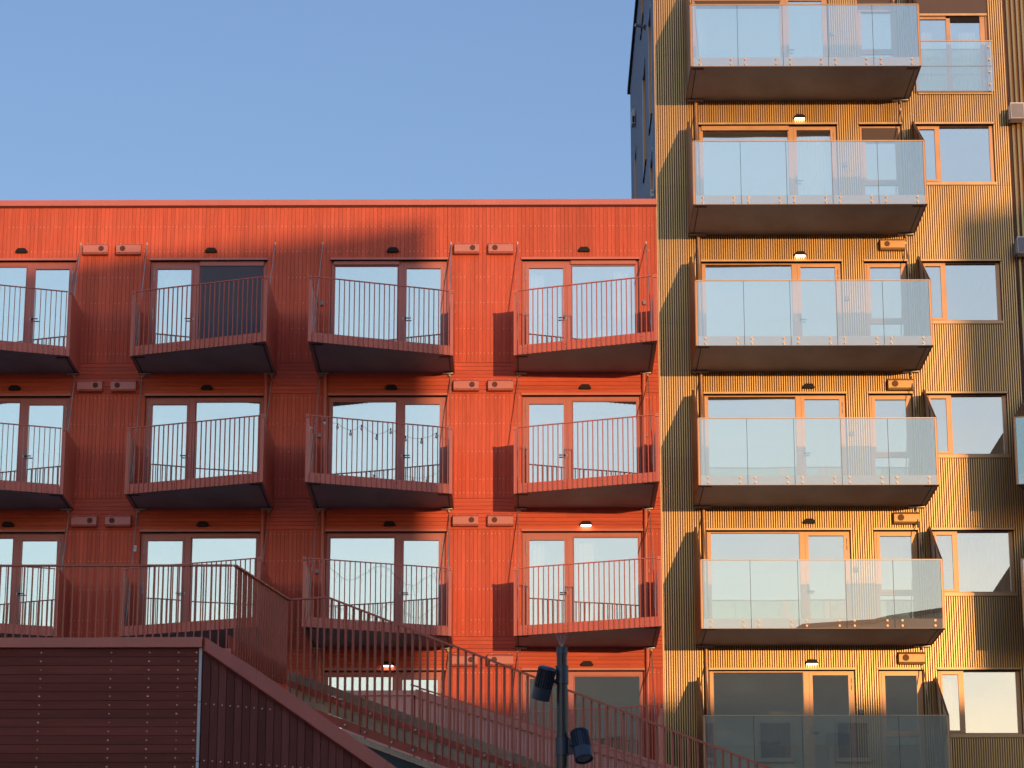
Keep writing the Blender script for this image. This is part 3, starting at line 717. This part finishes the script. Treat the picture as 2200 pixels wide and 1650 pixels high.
for r in range(1, 6):
    x = 3.60; p = pipe(x, YB[r] + .17, YB[r - 1] - .002, 'gold_frame', y=-.09, r_=.040)
    for z in (YH[r] + .12,): p.tube((x, -.09, z), (x, -.09, z + .035), .048, 'gold_frame', n=16)
    gob('downpipe', p, smooth=True)
# wing of the tower turned towards the street
wa = math.atan2(-.45, .9); wing = gob('wing_wall', (lambda m_: (ribs(m_, .0, 9, .1, GTOP, .11, [(.62, 1.9, 24.2, 26.4)], xo=.08, depth=.035), [m_.box(a, b, 0.001, .2, e, f_, 'gold_back_shade') for (a, b, e, f_) in rects(0, 9, 0, GTOP, [(.62, 1.9, 24.2, 26.4)])], m_)[-1])(MB()), loc=(10.41, -.03, 0))
wing.rotation_euler = (0, 0, wa)
m_ = MB(); m_.box(.625, 1.895, .06, .12, 24.205, 26.395, 'gold_dark'); m_.box(.60, 1.95, -.16, -.15, 24.1, 25.2, 'rail_glass')
for z in (24.2, 24.5, 24.8, 25.1): m_.tube((.66, -.02, z), (.66, -.18, z), .022, 'patch', n=10)
ob('opening', m_.mesh('opening'), wing, label='brown opening with a bolted glass guard')
def wing_balcony():
    out = gold_balcony(); return out
for r, z in ((3, 14.58), (4, 11.64)):
    c = CACHE['gb']; root = gob('balcony', c['deck'], loc=(0, 0, 0)); root.rotation_euler = (0, 0, wa)
    # front left corner of the platform stands at (9.80, -2.03)
    cw, sw_ = math.cos(wa), math.sin(wa); ox = 9.80 - (sw_ * 2.04); oy = -2.03 + cw * 2.04
    root.location = (ox - GL[0], oy - GL[1], z)
    for k, me in c.items():
        if k != 'deck': ob(k.rstrip('_LR0123456789') if k[-2] == '_' else k, me, root)

gvd = ['third', 'fourth', 'fifth', 'lowest']
for k, (x, z) in enumerate(((7.49, 20.21), (7.545, 17.10), (7.56, 14.205), (7.55, 11.255))):
    put_vent(x, z, 'L', 'gold_box', 'grille_y', 'gold vent box above the narrow window of the %s gold tower balcony' % gvd[k], 'gold vent boxes on the tower', big=(k > 0)) if 'gold_box' in M else None
glz = [(5.85, 23.24, 1), (5.775, 20.105, 1), (5.87, 17.16, 0), (5.80, 14.235, 0), (5.77, 11.27, 1)]
gld = ['second', 'third', 'fourth', 'fifth', 'lowest']
for k, (x, z, on) in enumerate(glz): put_lamp(x, z, on, '%s black hooded lamp above the door of the %s gold tower balcony' % ('lit' if on else 'unlit', gld[k]), 'hooded wall lamps on the gold tower')
gsd = ['top', 'second', 'third', 'fourth', 'fifth', 'lowest']
for k, (x, z) in enumerate(((6.62, 25.22), (6.79, 22.17), (6.745, 19.14), (6.74, 16.16), (6.74, 13.24), (6.745, 10.27))):
    tag(ob('wall_socket', cached('sock', socket), None, (x, -.026, z)), 'small grey outdoor socket right of the door on the %s gold tower balcony' % gsd[k], 'socket', 'outdoor sockets')
# flood light boxes on the corner of the wing, lamp, pipe and sign on the dark side wall
def flood():
    mb = MB(); mb.box(-.13, .16, -.34, -.06, -.19, .17, 'white'); mb.box(-.12, .15, -.345, -.3405, -.18, .15, 'grey'); mb.box(-.17, -.132, -.30, -.02, -.2, .1, 'grey'); mb.box(-.06, .06, -.059, .0, -.06, .06, 'black'); return mb
for z, d_ in ((23.27, 'upper'), (20.22, 'lower')):
    tag(ob('flood_light', cached('flood', flood), None, (10.50, -.12, z)), '%s white box shaped light fixed at the right corner of the gold tower' % d_, 'wall light', 'box lights on the tower corner')
m_ = MB(); m_.box(-.10, -.02, -.16, .16, -.2, .2, 'steel'); m_.box(-.09, -.03, -.162, -.1605, -.18, .0, 'black'); m_.box(-.019, 0, -.05, .05, -.05, .05, 'black')
tag(ob('side_wall_light', m_.mesh('side_wall_light'), None, (GX0 - .005, 10.6, 27.35)), 'grey metal box light high on the shaded blue side wall', 'wall light')
m_ = MB(); m_.tube((0, 0, 0), (-.24, -.1, .02), .04, 'steel', n=14); m_.tube((.0, 0, 0), (-.02, 0, 0), .07, 'black')
tag(ob('drain_spout', m_.mesh('drain_spout'), None, (GX0 - .005, 4.3, 27.22)), 'short steel spout sticking out of the shaded blue side wall', 'spout')
sg = thing('parking_sign', 'small white sign with a black P beside the tower corner above the red roof', 'sign', (GX0 - .045, .9, 21.80))
sg.scale = (.45, .45, .5)
m_ = MB(); m_.box(-.085, .085, -.04, .0, -.02, .30, 'white'); m_.box(-.05, .05, -.03, .01, -.16, -.021, 'grey'); m_.box(.03, .07, .0005, .03, .1, .14, 'grey'); ob('sign_board', m_.mesh('sign_board'), sg)
fc = bpy.data.curves.new('letter', 'FONT'); fc.body = 'P'; fc.size = .22; fc.extrude = .002; fc.align_x = 'CENTER'
tmp = bpy.data.objects.new('letter', fc); col.objects.link(tmp); dg = bpy.context.evaluated_depsgraph_get(); dg.update()
lm = bpy.data.meshes.new_from_object(tmp.evaluated_get(dg)); col.objects.unlink(tmp); bpy.data.objects.remove(tmp); lm.materials.clear(); lm.materials.append(M['black'])
lt = ob('letter', lm, sg, (0, -.0425, .06)); lt.rotation_euler = (R(90), 0, 0)

# ------------------------------------------------------------------ curtains and furniture behind the panes
def curtain(wd, h, folds=7):
    mb = MB(); n = folds * 6; P = []
    for i in range(n + 1):
        x = wd * i / n; y = .035 * math.sin(i / n * folds * 2 * math.pi) * (1 + .3 * math.sin(i * .37)); P += [(x, y, 0), (x, y, -h)]
    F = [(2 * i, 2 * i + 1, 2 * i + 3, 2 * i + 2) for i in range(n)]; mb.poly(P, F, 'curtain')
    P2 = [(x, y + .004, z) for x, y, z in P]; mb.poly(P2, [tuple(reversed(f)) for f in F], 'curtain'); return mb
cl = [(-.06, 19.80, .34, 2.1, 'behind the left door pane of the top balcony nearest the tower'), (1.78, 19.85, .34, 2.15, 'at the right of the wide pane of the top balcony nearest the tower'),
      (-.05, 13.86, .32, 2.1, 'behind the left door pane in the third row nearest the tower'), (.93, 13.9, .38, 2.15, 'at the left of the wide pane in the third row nearest the tower'),
      (-7.9, 19.75, .5, 2.1, 'behind the top door pane of the second balcony column'), (5.80, 22.98, .62, 2.2, 'behind the door pane of the second gold tower balcony'),
      (3.56, 25.7, .30, 1.9, 'at the left of the top gold tower window'), (8.52, 25.4, .34, 1.6, 'left one in the tall guarded window'), (9.45, 25.4, .36, 1.6, 'right one in the tall guarded window'),
      (8.95, 14.0, .95, 1.35, 'behind the wide pane of the right hand window in the fifth row'), (8.47, 11.0, .28, 1.2, 'behind the narrow pane of the lowest right hand window'), (7.95, 13.9, .2, 1.2, 'behind the narrow window in the fifth row')]
for k, (x, z, wd, h, lb) in enumerate(cl[:-1]):
    tag(ob('curtain', curtain(wd, h, max(3, int(wd * 12))).mesh('curtain'), None, (x, .33, z)), 'pale curtain ' + lb, 'curtain', 'pale curtains behind the panes')
m_ = MB(); m_.box(0, .55, 0, .45, 0, 1.75, 'cabinet'); m_.box(.001, .549, -.018, -.001, .02, .86, 'cabinet'); m_.box(.001, .549, -.018, -.001, .88, 1.73, 'cabinet'); m_.box(.42, .50, -.024, -.0185, .5, .56, 'patch')
tag(ob('cabinet', m_.mesh('cabinet'), None, (4.95, .9, YB[5] + .19)), 'tall pale wood cabinet behind the wide pane of the lowest gold tower flat', 'cabinet')
m_ = MB(); m_.box(0, 1.3, 0, .8, .12, .45, 'sofa'); m_.box(0, 1.3, .6, .85, .455, .95, 'sofa'); m_.box(-.18, -.001, 0, .85, .12, .65, 'sofa'); m_.box(1.301, 1.48, 0, .85, .12, .65, 'sofa')
for x in (-.1, 1.38):
    for y in (.08, .75): m_.box(x - .03, x + .03, y - .03, y + .03, 0, .119, 'black')
tag(ob('sofa', m_.mesh('sofa'), None, (3.95, .7, YB[5] + .52)), 'pale grey sofa inside the lowest gold tower flat', 'sofa')
m_ = MB(); m_.box(-.1, 1.7, -.1, 1.2, .191, .515, 'cabinet'); tag(ob('platform', m_.mesh('platform'), None, (3.8, .66, YB[5])), 'low wooden platform under the pale sofa in the lowest gold tower flat', 'platform')
m_ = MB(); m_.box(0, .95, 0, .08, 0, .55, 'white'); m_.box(.0, .95, .081, .5, 0, .28, 'white')
tag(ob('armchair', m_.mesh('armchair'), None, (1.3, .45, RB[0] + .19 + .35)), 'white high backed seat behind the wide pane of the top balcony nearest the tower', 'seat')
m_ = MB(); m_.box(-.05, 1.0, -.02, .55, .0, .35, 'cabinet'); tag(ob('low_chest', m_.mesh('low_chest'), None, (1.3, .45, RB[0] + .19)), 'low wooden chest under the white seat', 'chest')

# ------------------------------------------------------------------ string lights and twig lights on two balconies of the third column
def front_pt(bx, side, x, z):
    dl, dr = (2.48, 1.42) if side == 'L' else (1.42, 2.48)
    return Vector((bx + x, -(dl + (dr - dl) * x / 2.93) + .02, z))
st = thing('string_lights', 'string of clear round bulbs along the railing of a second row red balcony', 'string lights', tuple(front_pt(-4.55, 'L', .1, RB[1] + 1.3)))
o0 = Vector(st.location); wr = MB(); bulbs = []
knots = [(.1, 1.22), (.36, 1.34), (.62, 1.28), (.88, 1.16), (1.1, 1.29), (1.4, 1.12), (1.68, 1.27), (1.98, 1.14), (2.3, 1.12), (2.6, 1.26), (2.84, 1.12)]
for a, b in zip(knots, knots[1:]):
    P0, P1 = front_pt(-4.55, 'L', a[0], RB[1] + a[1]) - o0, front_pt(-4.55, 'L', b[0], RB[1] + b[1]) - o0; prev = P0
    for k in range(1, 7):
        t = k / 6; q = P0.lerp(P1, t) - Vector((0, 0, .03 * math.sin(math.pi * t))); wr.tube(prev, q, .0035, 'twig', n=5); prev = q
    bulbs.append(P0)
ob('wire', wr.mesh('wire'), st)
def bulb():
    mb = MB(); mb.tube((0, 0, 0), (0, 0, -.05), .012, 'black', n=8)
    prof = [(.012, -.05), (.024, -.065), (.030, -.085), (.026, -.107), (.012, -.118)]
    for (r0, z0), (r1, z1) in zip(prof, prof[1:]): mb.tube((0, 0, z0), (0, 0, z1), r0, 'bulb', r1, n=10, caps=False)
    return mb
for b in bulbs: ob('bulb', cached('bulb', bulb), st, tuple(b))
tl = thing('twig_lights', 'thin dark twig-like light wire draped along a third row red balcony railing', 'string lights', tuple(front_pt(-4.55, 'L', .1, RB[2] + 1.3)))
o0 = Vector(tl.location); wr = MB(); rnd = random.Random(3); prev = front_pt(-4.55, 'L', .05, RB[2] + 1.2) - o0; x = .05
while x < 2.8:
    x += .07; q = front_pt(-4.55, 'L', x, RB[2] + 1.16 + .17 * math.sin(x * 5.2) + rnd.uniform(-.03, .03)) - o0; wr.tube(prev, q, .003, 'twig', n=4)
    if rnd.random() < .75:
        e = q + Vector((rnd.uniform(-.09, .09), 0, rnd.uniform(-.22, .08))); wr.tube(q, e, .0022, 'twig', n=4); wr.tube(e, e + Vector((rnd.uniform(-.05, .05), 0, rnd.uniform(-.08, .05))), .002, 'twig', n=4)
    prev = q
ob('wire', wr.mesh('wire'), tl)

# ================================================================== FOREGROUND: clad stair house, railings, stair, lamp post
def sheared(mb, A, B, drop, thick, m, tone=.5):
    """beam between two points A,B (top edge), vertical height 'drop', horizontal thickness 'thick' away from the camera"""
    A = Vector(A); B = Vector(B); d = Vector((0, 0, -drop)); n_ = Vector((-(B - A).y, (B - A).x, 0)).normalized()
    if n_.y < 0: n_ = -n_
    mb.prism([A, B, B + d, A + d], n_ * thick, m, tone)
# --- clad house
CX = at(437, 1392, 30.0); SA = Vector((math.cos(R(30)), math.sin(R(30)), 0))
hw = thing('timber_stair_house', 'dark red plank clad stair house with a maroon metal coping at the lower left', 'building', (CX.x - 3, CX.y + .8, 0)); HO = Vector(hw.location)
ztop = CX.z
S_end = 2.9; drop_total = (at(830, 1650, 31.13).z - at(440, 1378, 30.0).z) / 2.243      # slope of the coping per metre along the side wall
pf = MB(); p = .0965; zz = ztop - .004; i = 0
pf.box(CX.x - 6, CX.x - .03, CX.y + .024, CX.y + .12, 0, ztop - .002, 'dark_gap')
while zz > .1:
    tone = random.random()
    lo = zz - p + .005
    pf.prism([(CX.x - 6, CX.y, zz), (CX.x - .045, CX.y, zz), (CX.x - .045, CX.y, lo), (CX.x - 6, CX.y, lo)], (0, .022, 0), 'dark_wood', tone)
    if zz > 4.6:
        for x in (-.075, -.27, -.59, -1.01, -1.78, -2.72, -3.5): pf.box(CX.x + x - .0055 + random.uniform(-.008, .008) * (i % 3 > 0), CX.x + x + .0055, CX.y - .002, CX.y + .001, zz - .052, zz - .041, 'screw')
    zz -= p; i += 1
for o_ in pf.v: pass
pf.v = [(x - HO.x, y - HO.y, z - HO.z) for x, y, z in pf.v]; ob('front_planks', pf.mesh('front_planks'), hw)
ps = MB(); bwid = .0965; k = 0; s = .0
nrm = Vector((SA.y, -SA.x, 0))
while s < S_end + 4:
    a = CX + SA * (s + .004); b = CX + SA * (s + bwid - .004); za = ztop + drop_total * s; zb = ztop + drop_total * (s + bwid)
    if zb < .3: break
    j = -nrm * .0
    ps.prism([Vector((a.x, a.y, 0)), Vector((b.x, b.y, 0)), Vector((b.x, b.y, zb)), Vector((a.x, a.y, za))], -nrm * .022, 'dark_wood_v', random.random())
    for zs in (ztop - .62, ztop - 1.24):
        if zs < zb - .1:
            c = (a + b) / 2 + nrm * .0015; ps.box(c.x - .0055, c.x + .0055, c.y - .0055, c.y + .0055, zs, zs + .011, 'screw')
    s += bwid
e_ = CX + SA * (s - .01)
ps.prism([Vector((CX.x, CX.y, 0)) - nrm * .025, Vector((e_.x, e_.y, 0)) - nrm * .025, Vector((e_.x, e_.y, ztop + drop_total * s)) - nrm * .025, Vector((CX.x, CX.y, ztop)) - nrm * .025], -nrm * .1, 'dark_gap')
ps.v = [(x - HO.x, y - HO.y, z - HO.z) for x, y, z in ps.v]; ob('side_boards', ps.mesh('side_boards'), hw)
cs = MB(); cs.box(CX.x - .043, CX.x - .013, CX.y - .006, CX.y + .02, 0, ztop - .002, 'strip')
for z in (ztop - 1.25, ztop - .6, ztop - 1.9): cs.box(CX.x - .045, CX.x - .011, CX.y - .008, CX.y + .02, z, z + .006, 'dark_gap')
cs.v = [(x - HO.x, y - HO.y, z - HO.z) for x, y, z in cs.v]; ob('corner_strip', cs.mesh('corner_strip'), hw)
cp = MB(); zc = ztop + .002; th = .108
cp.box(CX.x - 6, CX.x - 1.13, CX.y - .045, CX.y + .35, zc, zc + th, 'cop'); cp.box(CX.x - 1.148, CX.x - .012, CX.y - .049, CX.y + .35, zc, zc + th + .003, 'cop')
cA = Vector((CX.x - .011, CX.y - .045, zc + th + .003)) + SA * .0; 
segs = [0, .62, 1.30, 2.25, 3.4, 4.6, 5.8]
for k in range(len(segs) - 1):
    a = CX + SA * segs[k] + nrm * (.05 + .004 * (k % 2)); b = CX + SA * (segs[k + 1] + .004) + nrm * (.05 + .004 * (k % 2)); h = .19
    za, zb = ztop + drop_total * segs[k] , ztop + drop_total * segs[k + 1]
    if zb < .5: break
    cp.prism([Vector((a.x, a.y, za - .035 + .0)), Vector((b.x, b.y, zb - .035)), Vector((b.x, b.y, zb + h - .04)), Vector((a.x, a.y, za + (th if k == 0 else h - .04)))], -nrm * .36, 'cop')
cp.v = [(x - HO.x, y - HO.y, z - HO.z) for x, y, z in cp.v]; ob('coping', cp.mesh('coping'), hw)

def railing_run(mb, A, B, n, zlow_a, zlow_b, m='stair_steel', bw=.014, bd=.04, rail=(.05, .022), skip_ends=False):
    """handrail from A to B with n flat upright bars running down to zlow"""
    A = Vector(A); B = Vector(B); u = (B - A); uh = Vector((u.x, u.y, 0)).normalized(); nn = Vector((-uh.y, uh.x, 0))
    mb.bar(A + Vector((0, 0, -.011)), B + Vector((0, 0, -.011)), rail[0], rail[1], m)
    for i in range(n):
        t = (i + .5) / n; c = A.lerp(B, t); zl = zlow_a + (zlow_b - zlow_a) * t; c2 = Vector((c.x, c.y, zl))
        q = [c2 - uh * bw / 2 - nn * bd / 2, c2 + uh * bw / 2 - nn * bd / 2, c2 + uh * bw / 2 + nn * bd / 2, c2 - uh * bw / 2 + nn * bd / 2]
        mb.prism(q, (0, 0, c.z - .024 - zl), m)
# --- stair with landing railing and long flight
stw = thing('outdoor_staircase', 'maroon steel outdoor stair with barred railings, descending to the right past the lamp post', 'staircase', (-1.5, -21.5, 0)); SO = Vector(stw.location)
def sob(name, mb, parent=stw):
    mb.v = [(x - SO.x, y - SO.y, z - SO.z) for x, y, z in mb.v]; return ob(name, mb.mesh(name), parent)
L0 = at(505, 1213, 33.4); Lw = at(-60, 1212, 33.4); Lw.z = L0.z; L1 = at(620, 1288, 35.6); L1.z = L0.z; L2 = at(705, 1283, 35.45); L2.z = L0.z; L3 = at(1500, 1589, 33.5); L4 = L3 + (L3 - L2) * .45
zb0 = L0.z - 1.14
ra = MB(); railing_run(ra, Lw, L0 + Vector((-.03, 0, 0)), 32, zb0, zb0); sob('landing_railing', ra)
ra = MB(); railing_run(ra, L0, L1, 22, zb0, zb0, bw=.014, bd=.024)
ra.prism([L0 + Vector((-.05, 0, -1.13)), L1 + Vector((-.05, 0, -1.13)), L1 + Vector((-.05, 0, -.88)), L0 + Vector((-.05, 0, -.88))], (-.012, .0, 0), 'channel')
pb = L0 + Vector((-.12, -.03, -1.12)); ra.box(pb.x, pb.x + .10, pb.y, pb.y + .02, pb.z - .0, pb.z + .07, 'cop'); ra.box(pb.x + .04, pb.x + .055, pb.y - .004, pb.y - .0005, pb.z + .03, pb.z + .045, 'black')
sob('side_railing', ra)
ra = MB(); railing_run(ra, L1, L2, 6, L1.z - 1.30, L2.z - 1.42); sob('corner_railing', ra)
n_f = 48; ra = MB(); railing_run(ra, L2, L4, int(n_f * 1.45), L2.z - 1.50, L4.z - 1.58, bw=.016, bd=.045, rail=(.055, .028))
sob('flight_railing', ra)
# layered stringer behind the bars: timber, steel channel, timber, steel channel
T0 = at(618, 1440, 35.75); T1 = at(1160, 1638, 34.55); dT = (T1 - T0); T2 = T1 + dT * .5
off = 0.0
for nm, h, m_n, th_, push in (('upper_timber', .125, 'timber', .07, .02), ('upper_channel', .085, 'channel', .05, -.0), ('lower_timber', .165, 'timber', .07, .03), ('lower_channel', .12, 'channel', .05, -.0)):
    b = MB(); n_ = Vector((-dT.y, dT.x, 0)).normalized(); n_ = n_ if n_.y > 0 else -n_
    s_ = 5
    for k in range(s_):
        a_ = T0.lerp(T2, k / s_) + n_ * push - Vector((0, 0, off)); b_ = T0.lerp(T2, (k + 1) / s_ - .0015) + n_ * push - Vector((0, 0, off))
        sheared(b, a_, b_, h - .002, th_, m_n, random.random())
    if 'channel' in nm:
        for k in range(16):
            t = (k + .5) / 16 + random.uniform(-.01, .01); c = T0.lerp(T2, t) + n_ * push - Vector((0, 0, off + h * .5)); b.tube(c, c - n_ * .025, .014, 'steel', n=8)
    sob(nm, b); off += h
# treads and soffit behind the stringer
tr = MB(); n_ = Vector((-dT.y, dT.x, 0)).normalized(); n_ = n_ if n_.y > 0 else -n_
for k in range(14):
    a_ = T0.lerp(T2, k / 14) + n_ * .13 - Vector((0, 0, .16)); b_ = T0.lerp(T2, (k + 1) / 14) + n_ * .13 - Vector((0, 0, .16)); a_.z = b_.z
    tr.prism([a_, Vector((b_.x, b_.y, a_.z)), Vector((b_.x, b_.y, a_.z)) + n_ * 1.3, a_ + n_ * 1.3], (0, 0, -.04), 'timber', random.random())
sob('treads', tr)
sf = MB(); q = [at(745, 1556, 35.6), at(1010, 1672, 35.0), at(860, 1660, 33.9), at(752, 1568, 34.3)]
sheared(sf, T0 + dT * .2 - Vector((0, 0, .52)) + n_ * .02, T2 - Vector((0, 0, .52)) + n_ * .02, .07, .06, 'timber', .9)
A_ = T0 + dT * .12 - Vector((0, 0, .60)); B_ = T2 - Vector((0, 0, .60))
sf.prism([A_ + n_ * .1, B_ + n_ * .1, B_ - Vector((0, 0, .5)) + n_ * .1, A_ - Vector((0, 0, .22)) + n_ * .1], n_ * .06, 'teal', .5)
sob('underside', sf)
pl = MB()
for x_, y_ in ((L1.x + .2, L1.y + .6), (T2.x, T2.y + .5)): pl.box(x_ - .08, x_ + .08, y_ - .08, y_ + .08, 0, (6.9 if x_ < 0 else 3.0), 'channel')
sob('support_post', pl)
# --- second stair parapet further back (dusky red boards, coping, own railing)
D2 = 41.5
pw = thing('ramp_parapet', 'dusky red boarded parapet with a red coping and thin barred rail behind the maroon stair', 'parapet', (0, -15, 0)); PO = Vector(pw.location)
def pob(name, mb): mb.v = [(x - PO.x, y - PO.y, z - PO.z) for x, y, z in mb.v]; return ob(name, mb.mesh(name), pw)
Q0 = at(735, 1484, D2); Q1 = at(893, 1482, D2); Q1.z = Q0.z; Q2 = at(1192, 1573, D2 - .4); Q3 = Q2 + (Q2 - Q1) * .9
par = MB()
def wall_run(mb, A, B, n, m):
    for i in range(n):
        a = A.lerp(B, i / n); b = A.lerp(B, (i + .93) / n)
        mb.prism([Vector((a.x, a.y, 0.05)), Vector((b.x, b.y, 0.05)), b, a], (0, .03, 0), m, random.random())
    mb.prism([Vector((A.x, A.y + .032, 0.05)), Vector((B.x, B.y + .032, 0.05)), B + Vector((0, .032, 0)), A + Vector((0, .032, 0))], (0, .05, 0), 'channel')
wall_run(par, Q0, Q1, 3, 'pale_red'); wall_run(par, Q1, Q3, 34, 'pale_red'); pob('boarding', par)
cpq = MB(); cpq.prism([Q0 + Vector((0, -.03, -.0)), Q1 + Vector((0, -.03, 0)), Q1 + Vector((0, -.03, -.075)), Q0 + Vector((0, -.03, -.075))], (0, .2, 0), 'pale_red')
cpq.prism([Q1 + Vector((.0, -.035, .02)), Q3 + Vector((0, -.035, .02)), Q3 + Vector((0, -.035, -.13)), Q1 + Vector((0, -.035, -.10))], (0, .22, 0), 'red_flash'); pob('coping', cpq)
rr = MB(); K0 = at(882, 1471, D2 - 1.1); K1 = at(900, 1476, D2 - 1.1); K2 = at(1273, 1596, D2 - 1.4); K3 = K2 + (K2 - K1) * .6
rr.bar(K0, K1, .03, .02, 'stair_steel'); railing_run(rr, K1, K3, 42, K1.z - 1.15, K3.z - 1.15, bw=.014, bd=.03, rail=(.035, .02)); pob('railing', rr)

# --- lamp post
DP = 29.0
P0 = at(1207, 1393, DP); post = thing('lamp_post', 'blue black lamp post with two finned spotlights and thin bird spikes on top', 'lamp post', (P0.x, P0.y, 0)); lp = MB()
zt = P0.z
lp.tube((0, 0, 0), (0, 0, at(1207, 1612, DP).z), .067, 'pole2', .066, n=28); lp.tube((0, 0, at(1207, 1612, DP).z), (0, 0, zt - .02), .064, 'pole2', .054, n=28)
ob('pole', lp.mesh('pole', True), post)
cl_ = MB()
for y0, y1, r_ in ((1392, 1406, .060), (1432, 1470, .0685), (1586, 1623, .0745)):
    za, zb_ = at(1207, y1, DP).z, at(1207, y0, DP).z; cl_ = MB(); cl_.tube((0, 0, za), (0, 0, zb_), r_, 'pole', n=28)
    cl_.tube((0, 0, zb_ - .006), (0, 0, zb_ + .004), r_ + .003, 'pole', n=28); ob('collar', cl_.mesh('collar', True), post)
sp = MB()
for k in range(8):
    a = k * 2.399; r_ = .07 if k % 2 else .04; tip = Vector((math.cos(a) * (.055 + .05 * (k % 3) / 2), math.sin(a) * .06, .16 + .012 * (k % 3))); sp.tube((0, 0, zt), Vector((0, 0, zt)) + tip, .0016, 'steel', .001, n=5)
sp.tube((0, 0, zt - .004), (0, 0, zt + .008), .02, 'steel', n=12)
ob('bird_spike', sp.mesh('bird_spike'), post)
def spot(c, axis, L, r_, arm_to):
    """finned cylinder: body centred at c, 'axis' points to the lens end"""
    axis = axis.normalized(); c = Vector(c); t = axis.cross(Vector((0, 1, .2))).normalized(); u = axis.cross(t)
    back = c - axis * L / 2; fr_ = c + axis * L / 2; mid = c + axis * L * .12
    b = MB(); b.tube(back, mid, r_ * .80, 'pole', n=24)
    b.tube(back - axis * .002, back + axis * .012, r_ * .93, 'pole', r_ * .99, n=28); b.tube(back - axis * .012, back - axis * .002, r_ * .72, 'pole', r_ * .93, n=28)
    for k in range(22):
        a = k / 22 * 2 * math.pi; d = t * math.cos(a) + u * math.sin(a); tt = axis.cross(d)
        p0 = back + axis * .014 + d * r_ * .78; p1 = mid + d * r_ * .78
        q = [p0 - tt * .0035, p0 + tt * .0035, p0 + tt * .0035 + d * r_ * .22, p0 - tt * .0035 + d * r_ * .22]; b.prism(q, p1 - p0, 'pole')
    b.tube(mid, mid + axis * .008, r_ * 1.01, 'pole', n=28); b.tube(mid + axis * .008, fr_, r_ * 1.0, 'pole', r_ * 1.0, n=28, caps=False)
    b.tube(fr_ - axis * .03, fr_ - axis * .029, r_ * .98, 'black', n=28)
    n = 28; P = []
    for rr_ in (r_, r_ * .80):
        for k in range(n): a = k / n * 2 * math.pi; P.append(fr_ + (t * math.cos(a) + u * math.sin(a)) * rr_)
    b.poly(P, [(k, (k + 1) % n, n + (k + 1) % n, n + k) for k in range(n)], 'pole')
    for k in range(n): pass
    b.tube(fr_ - axis * .028, fr_, r_ * .80, 'black', n=28, caps=False)
    sp_ = ob('spotlight', b.mesh('spotlight', True), post)
    g_ = MB(); g_.tube(fr_ - axis * .022, fr_ - axis * .016, r_ * .78, 'lens', n=28); g_.tube(fr_ - axis * .0155, fr_ - axis * .010, r_ * .45, 'grey', r_ * .3, n=20); ob('lens', g_.mesh('lens', True), sp_)
    a_ = MB(); st_ = c - axis * L * .12; a_.tube(st_ + (Vector(arm_to) - st_).normalized() * r_ * .7, arm_to, .022, 'pole', n=14); a_.tube(st_ + (Vector(arm_to) - st_).normalized() * (r_ * .7), st_ + (Vector(arm_to) - st_).normalized() * (r_ * .7 + .03), .036, 'pole', n=14)
    ob('arm', a_.mesh('arm', True), sp_)
PL = Vector((P0.x, P0.y, 0))
c1 = at(1168.5, 1469, DP - .05) - PL; spot(c1, Vector((-.24, .30, -1)), .345, .098, (-.04, 0, c1.z + .03))
c2 = at(1249.5, 1602, DP - .12) - PL; spot(c2, Vector((.16, -.42, -1)), .335, .098, (.045, 0, c2.z + .01))
cb = MB(); cb.box(.03, .115, -.045, .045, c2.z - .07, c2.z + .09, 'pole'); ob('clamp', cb.mesh('clamp'), post)

# ================================================================== buildings across the street (behind the camera; they shade the facades and stand in the panes)
FY = -62.0
def opposite(name, label, prof, depth, x_side=None, wins=True):
    xs_ = [p_[0] for p_ in prof]; x0, x1 = min(xs_), max(xs_); t = thing(name, label, 'building', ((x0 + x1) / 2, FY - depth / 2, 0)); O_ = Vector(t.location)
    b = MB(); pts = [(x0, FY, 0), (x1, FY, 0)] + [(x, FY, z) for x, z in reversed(prof)]
    b.prism([(x - O_.x, y - O_.y, z) for x, y, z in pts], (0, -depth, 0), 'render_wall'); ob('walls', b.mesh('walls'), t)
    c = MB()
    for (xa, za), (xb, zb_) in zip(prof, prof[1:]): c.prism([(xa - O_.x, FY + .15 - O_.y, za + .002), (xb - O_.x, FY + .15 - O_.y, zb_ + .002), (xb - O_.x, FY + .15 - O_.y, zb_ + .16), (xa - O_.x, FY + .15 - O_.y, za + .16)], (0, -depth - .3, 0), 'roofing')
    ob('roof', c.mesh('roof'), t)
    if wins:
        def wf():
            m_ = MB(); m_.box(-.7, .7, 0, .06, -.8, .8, 'render_wall'); m_.box(-.62, .62, .0605, .07, -.72, .72, 'grey'); m_.box(-.75, .75, .0, .12, -.9, -.81, 'render_wall'); return m_
        zz_ = 3.0; top = min(p_[1] for p_ in prof)
        while zz_ < top - 1.6:
            x = x0 + 2
            while x < x1 - 1.5: ob('window', cached('oppwin', wf), t, (x - O_.x, FY + .002 - O_.y, zz_)); x += 3.2
            zz_ += 3.0
K = -FY * .32; dz = -FY * .0438
opposite('opposite_block', 'grey rendered block with a sloping roof edge across the street', [(-1.5, 19.68 + dz), (-9.0 + K, 19.70 + dz), (-8.5 + K, 20.0 + dz), (-5.5 + K, 20.2 + dz), (-4.9 + K, 20.35 + dz), (-2.28 + K, 20.74 + dz)], 14)
opposite('opposite_low_house', 'low grey rendered house between the two higher blocks across the street', [(-2.26 + K, 10.33 + dz), (9.05 + .32 * 72 - .02, 10.33 + dz)], 12)
opposite('opposite_tall_house', 'taller grey rendered house at the far end across the street', [(9.05 + .32 * 72, 21.3 + dz), (75, 21.3 + dz)], 10)
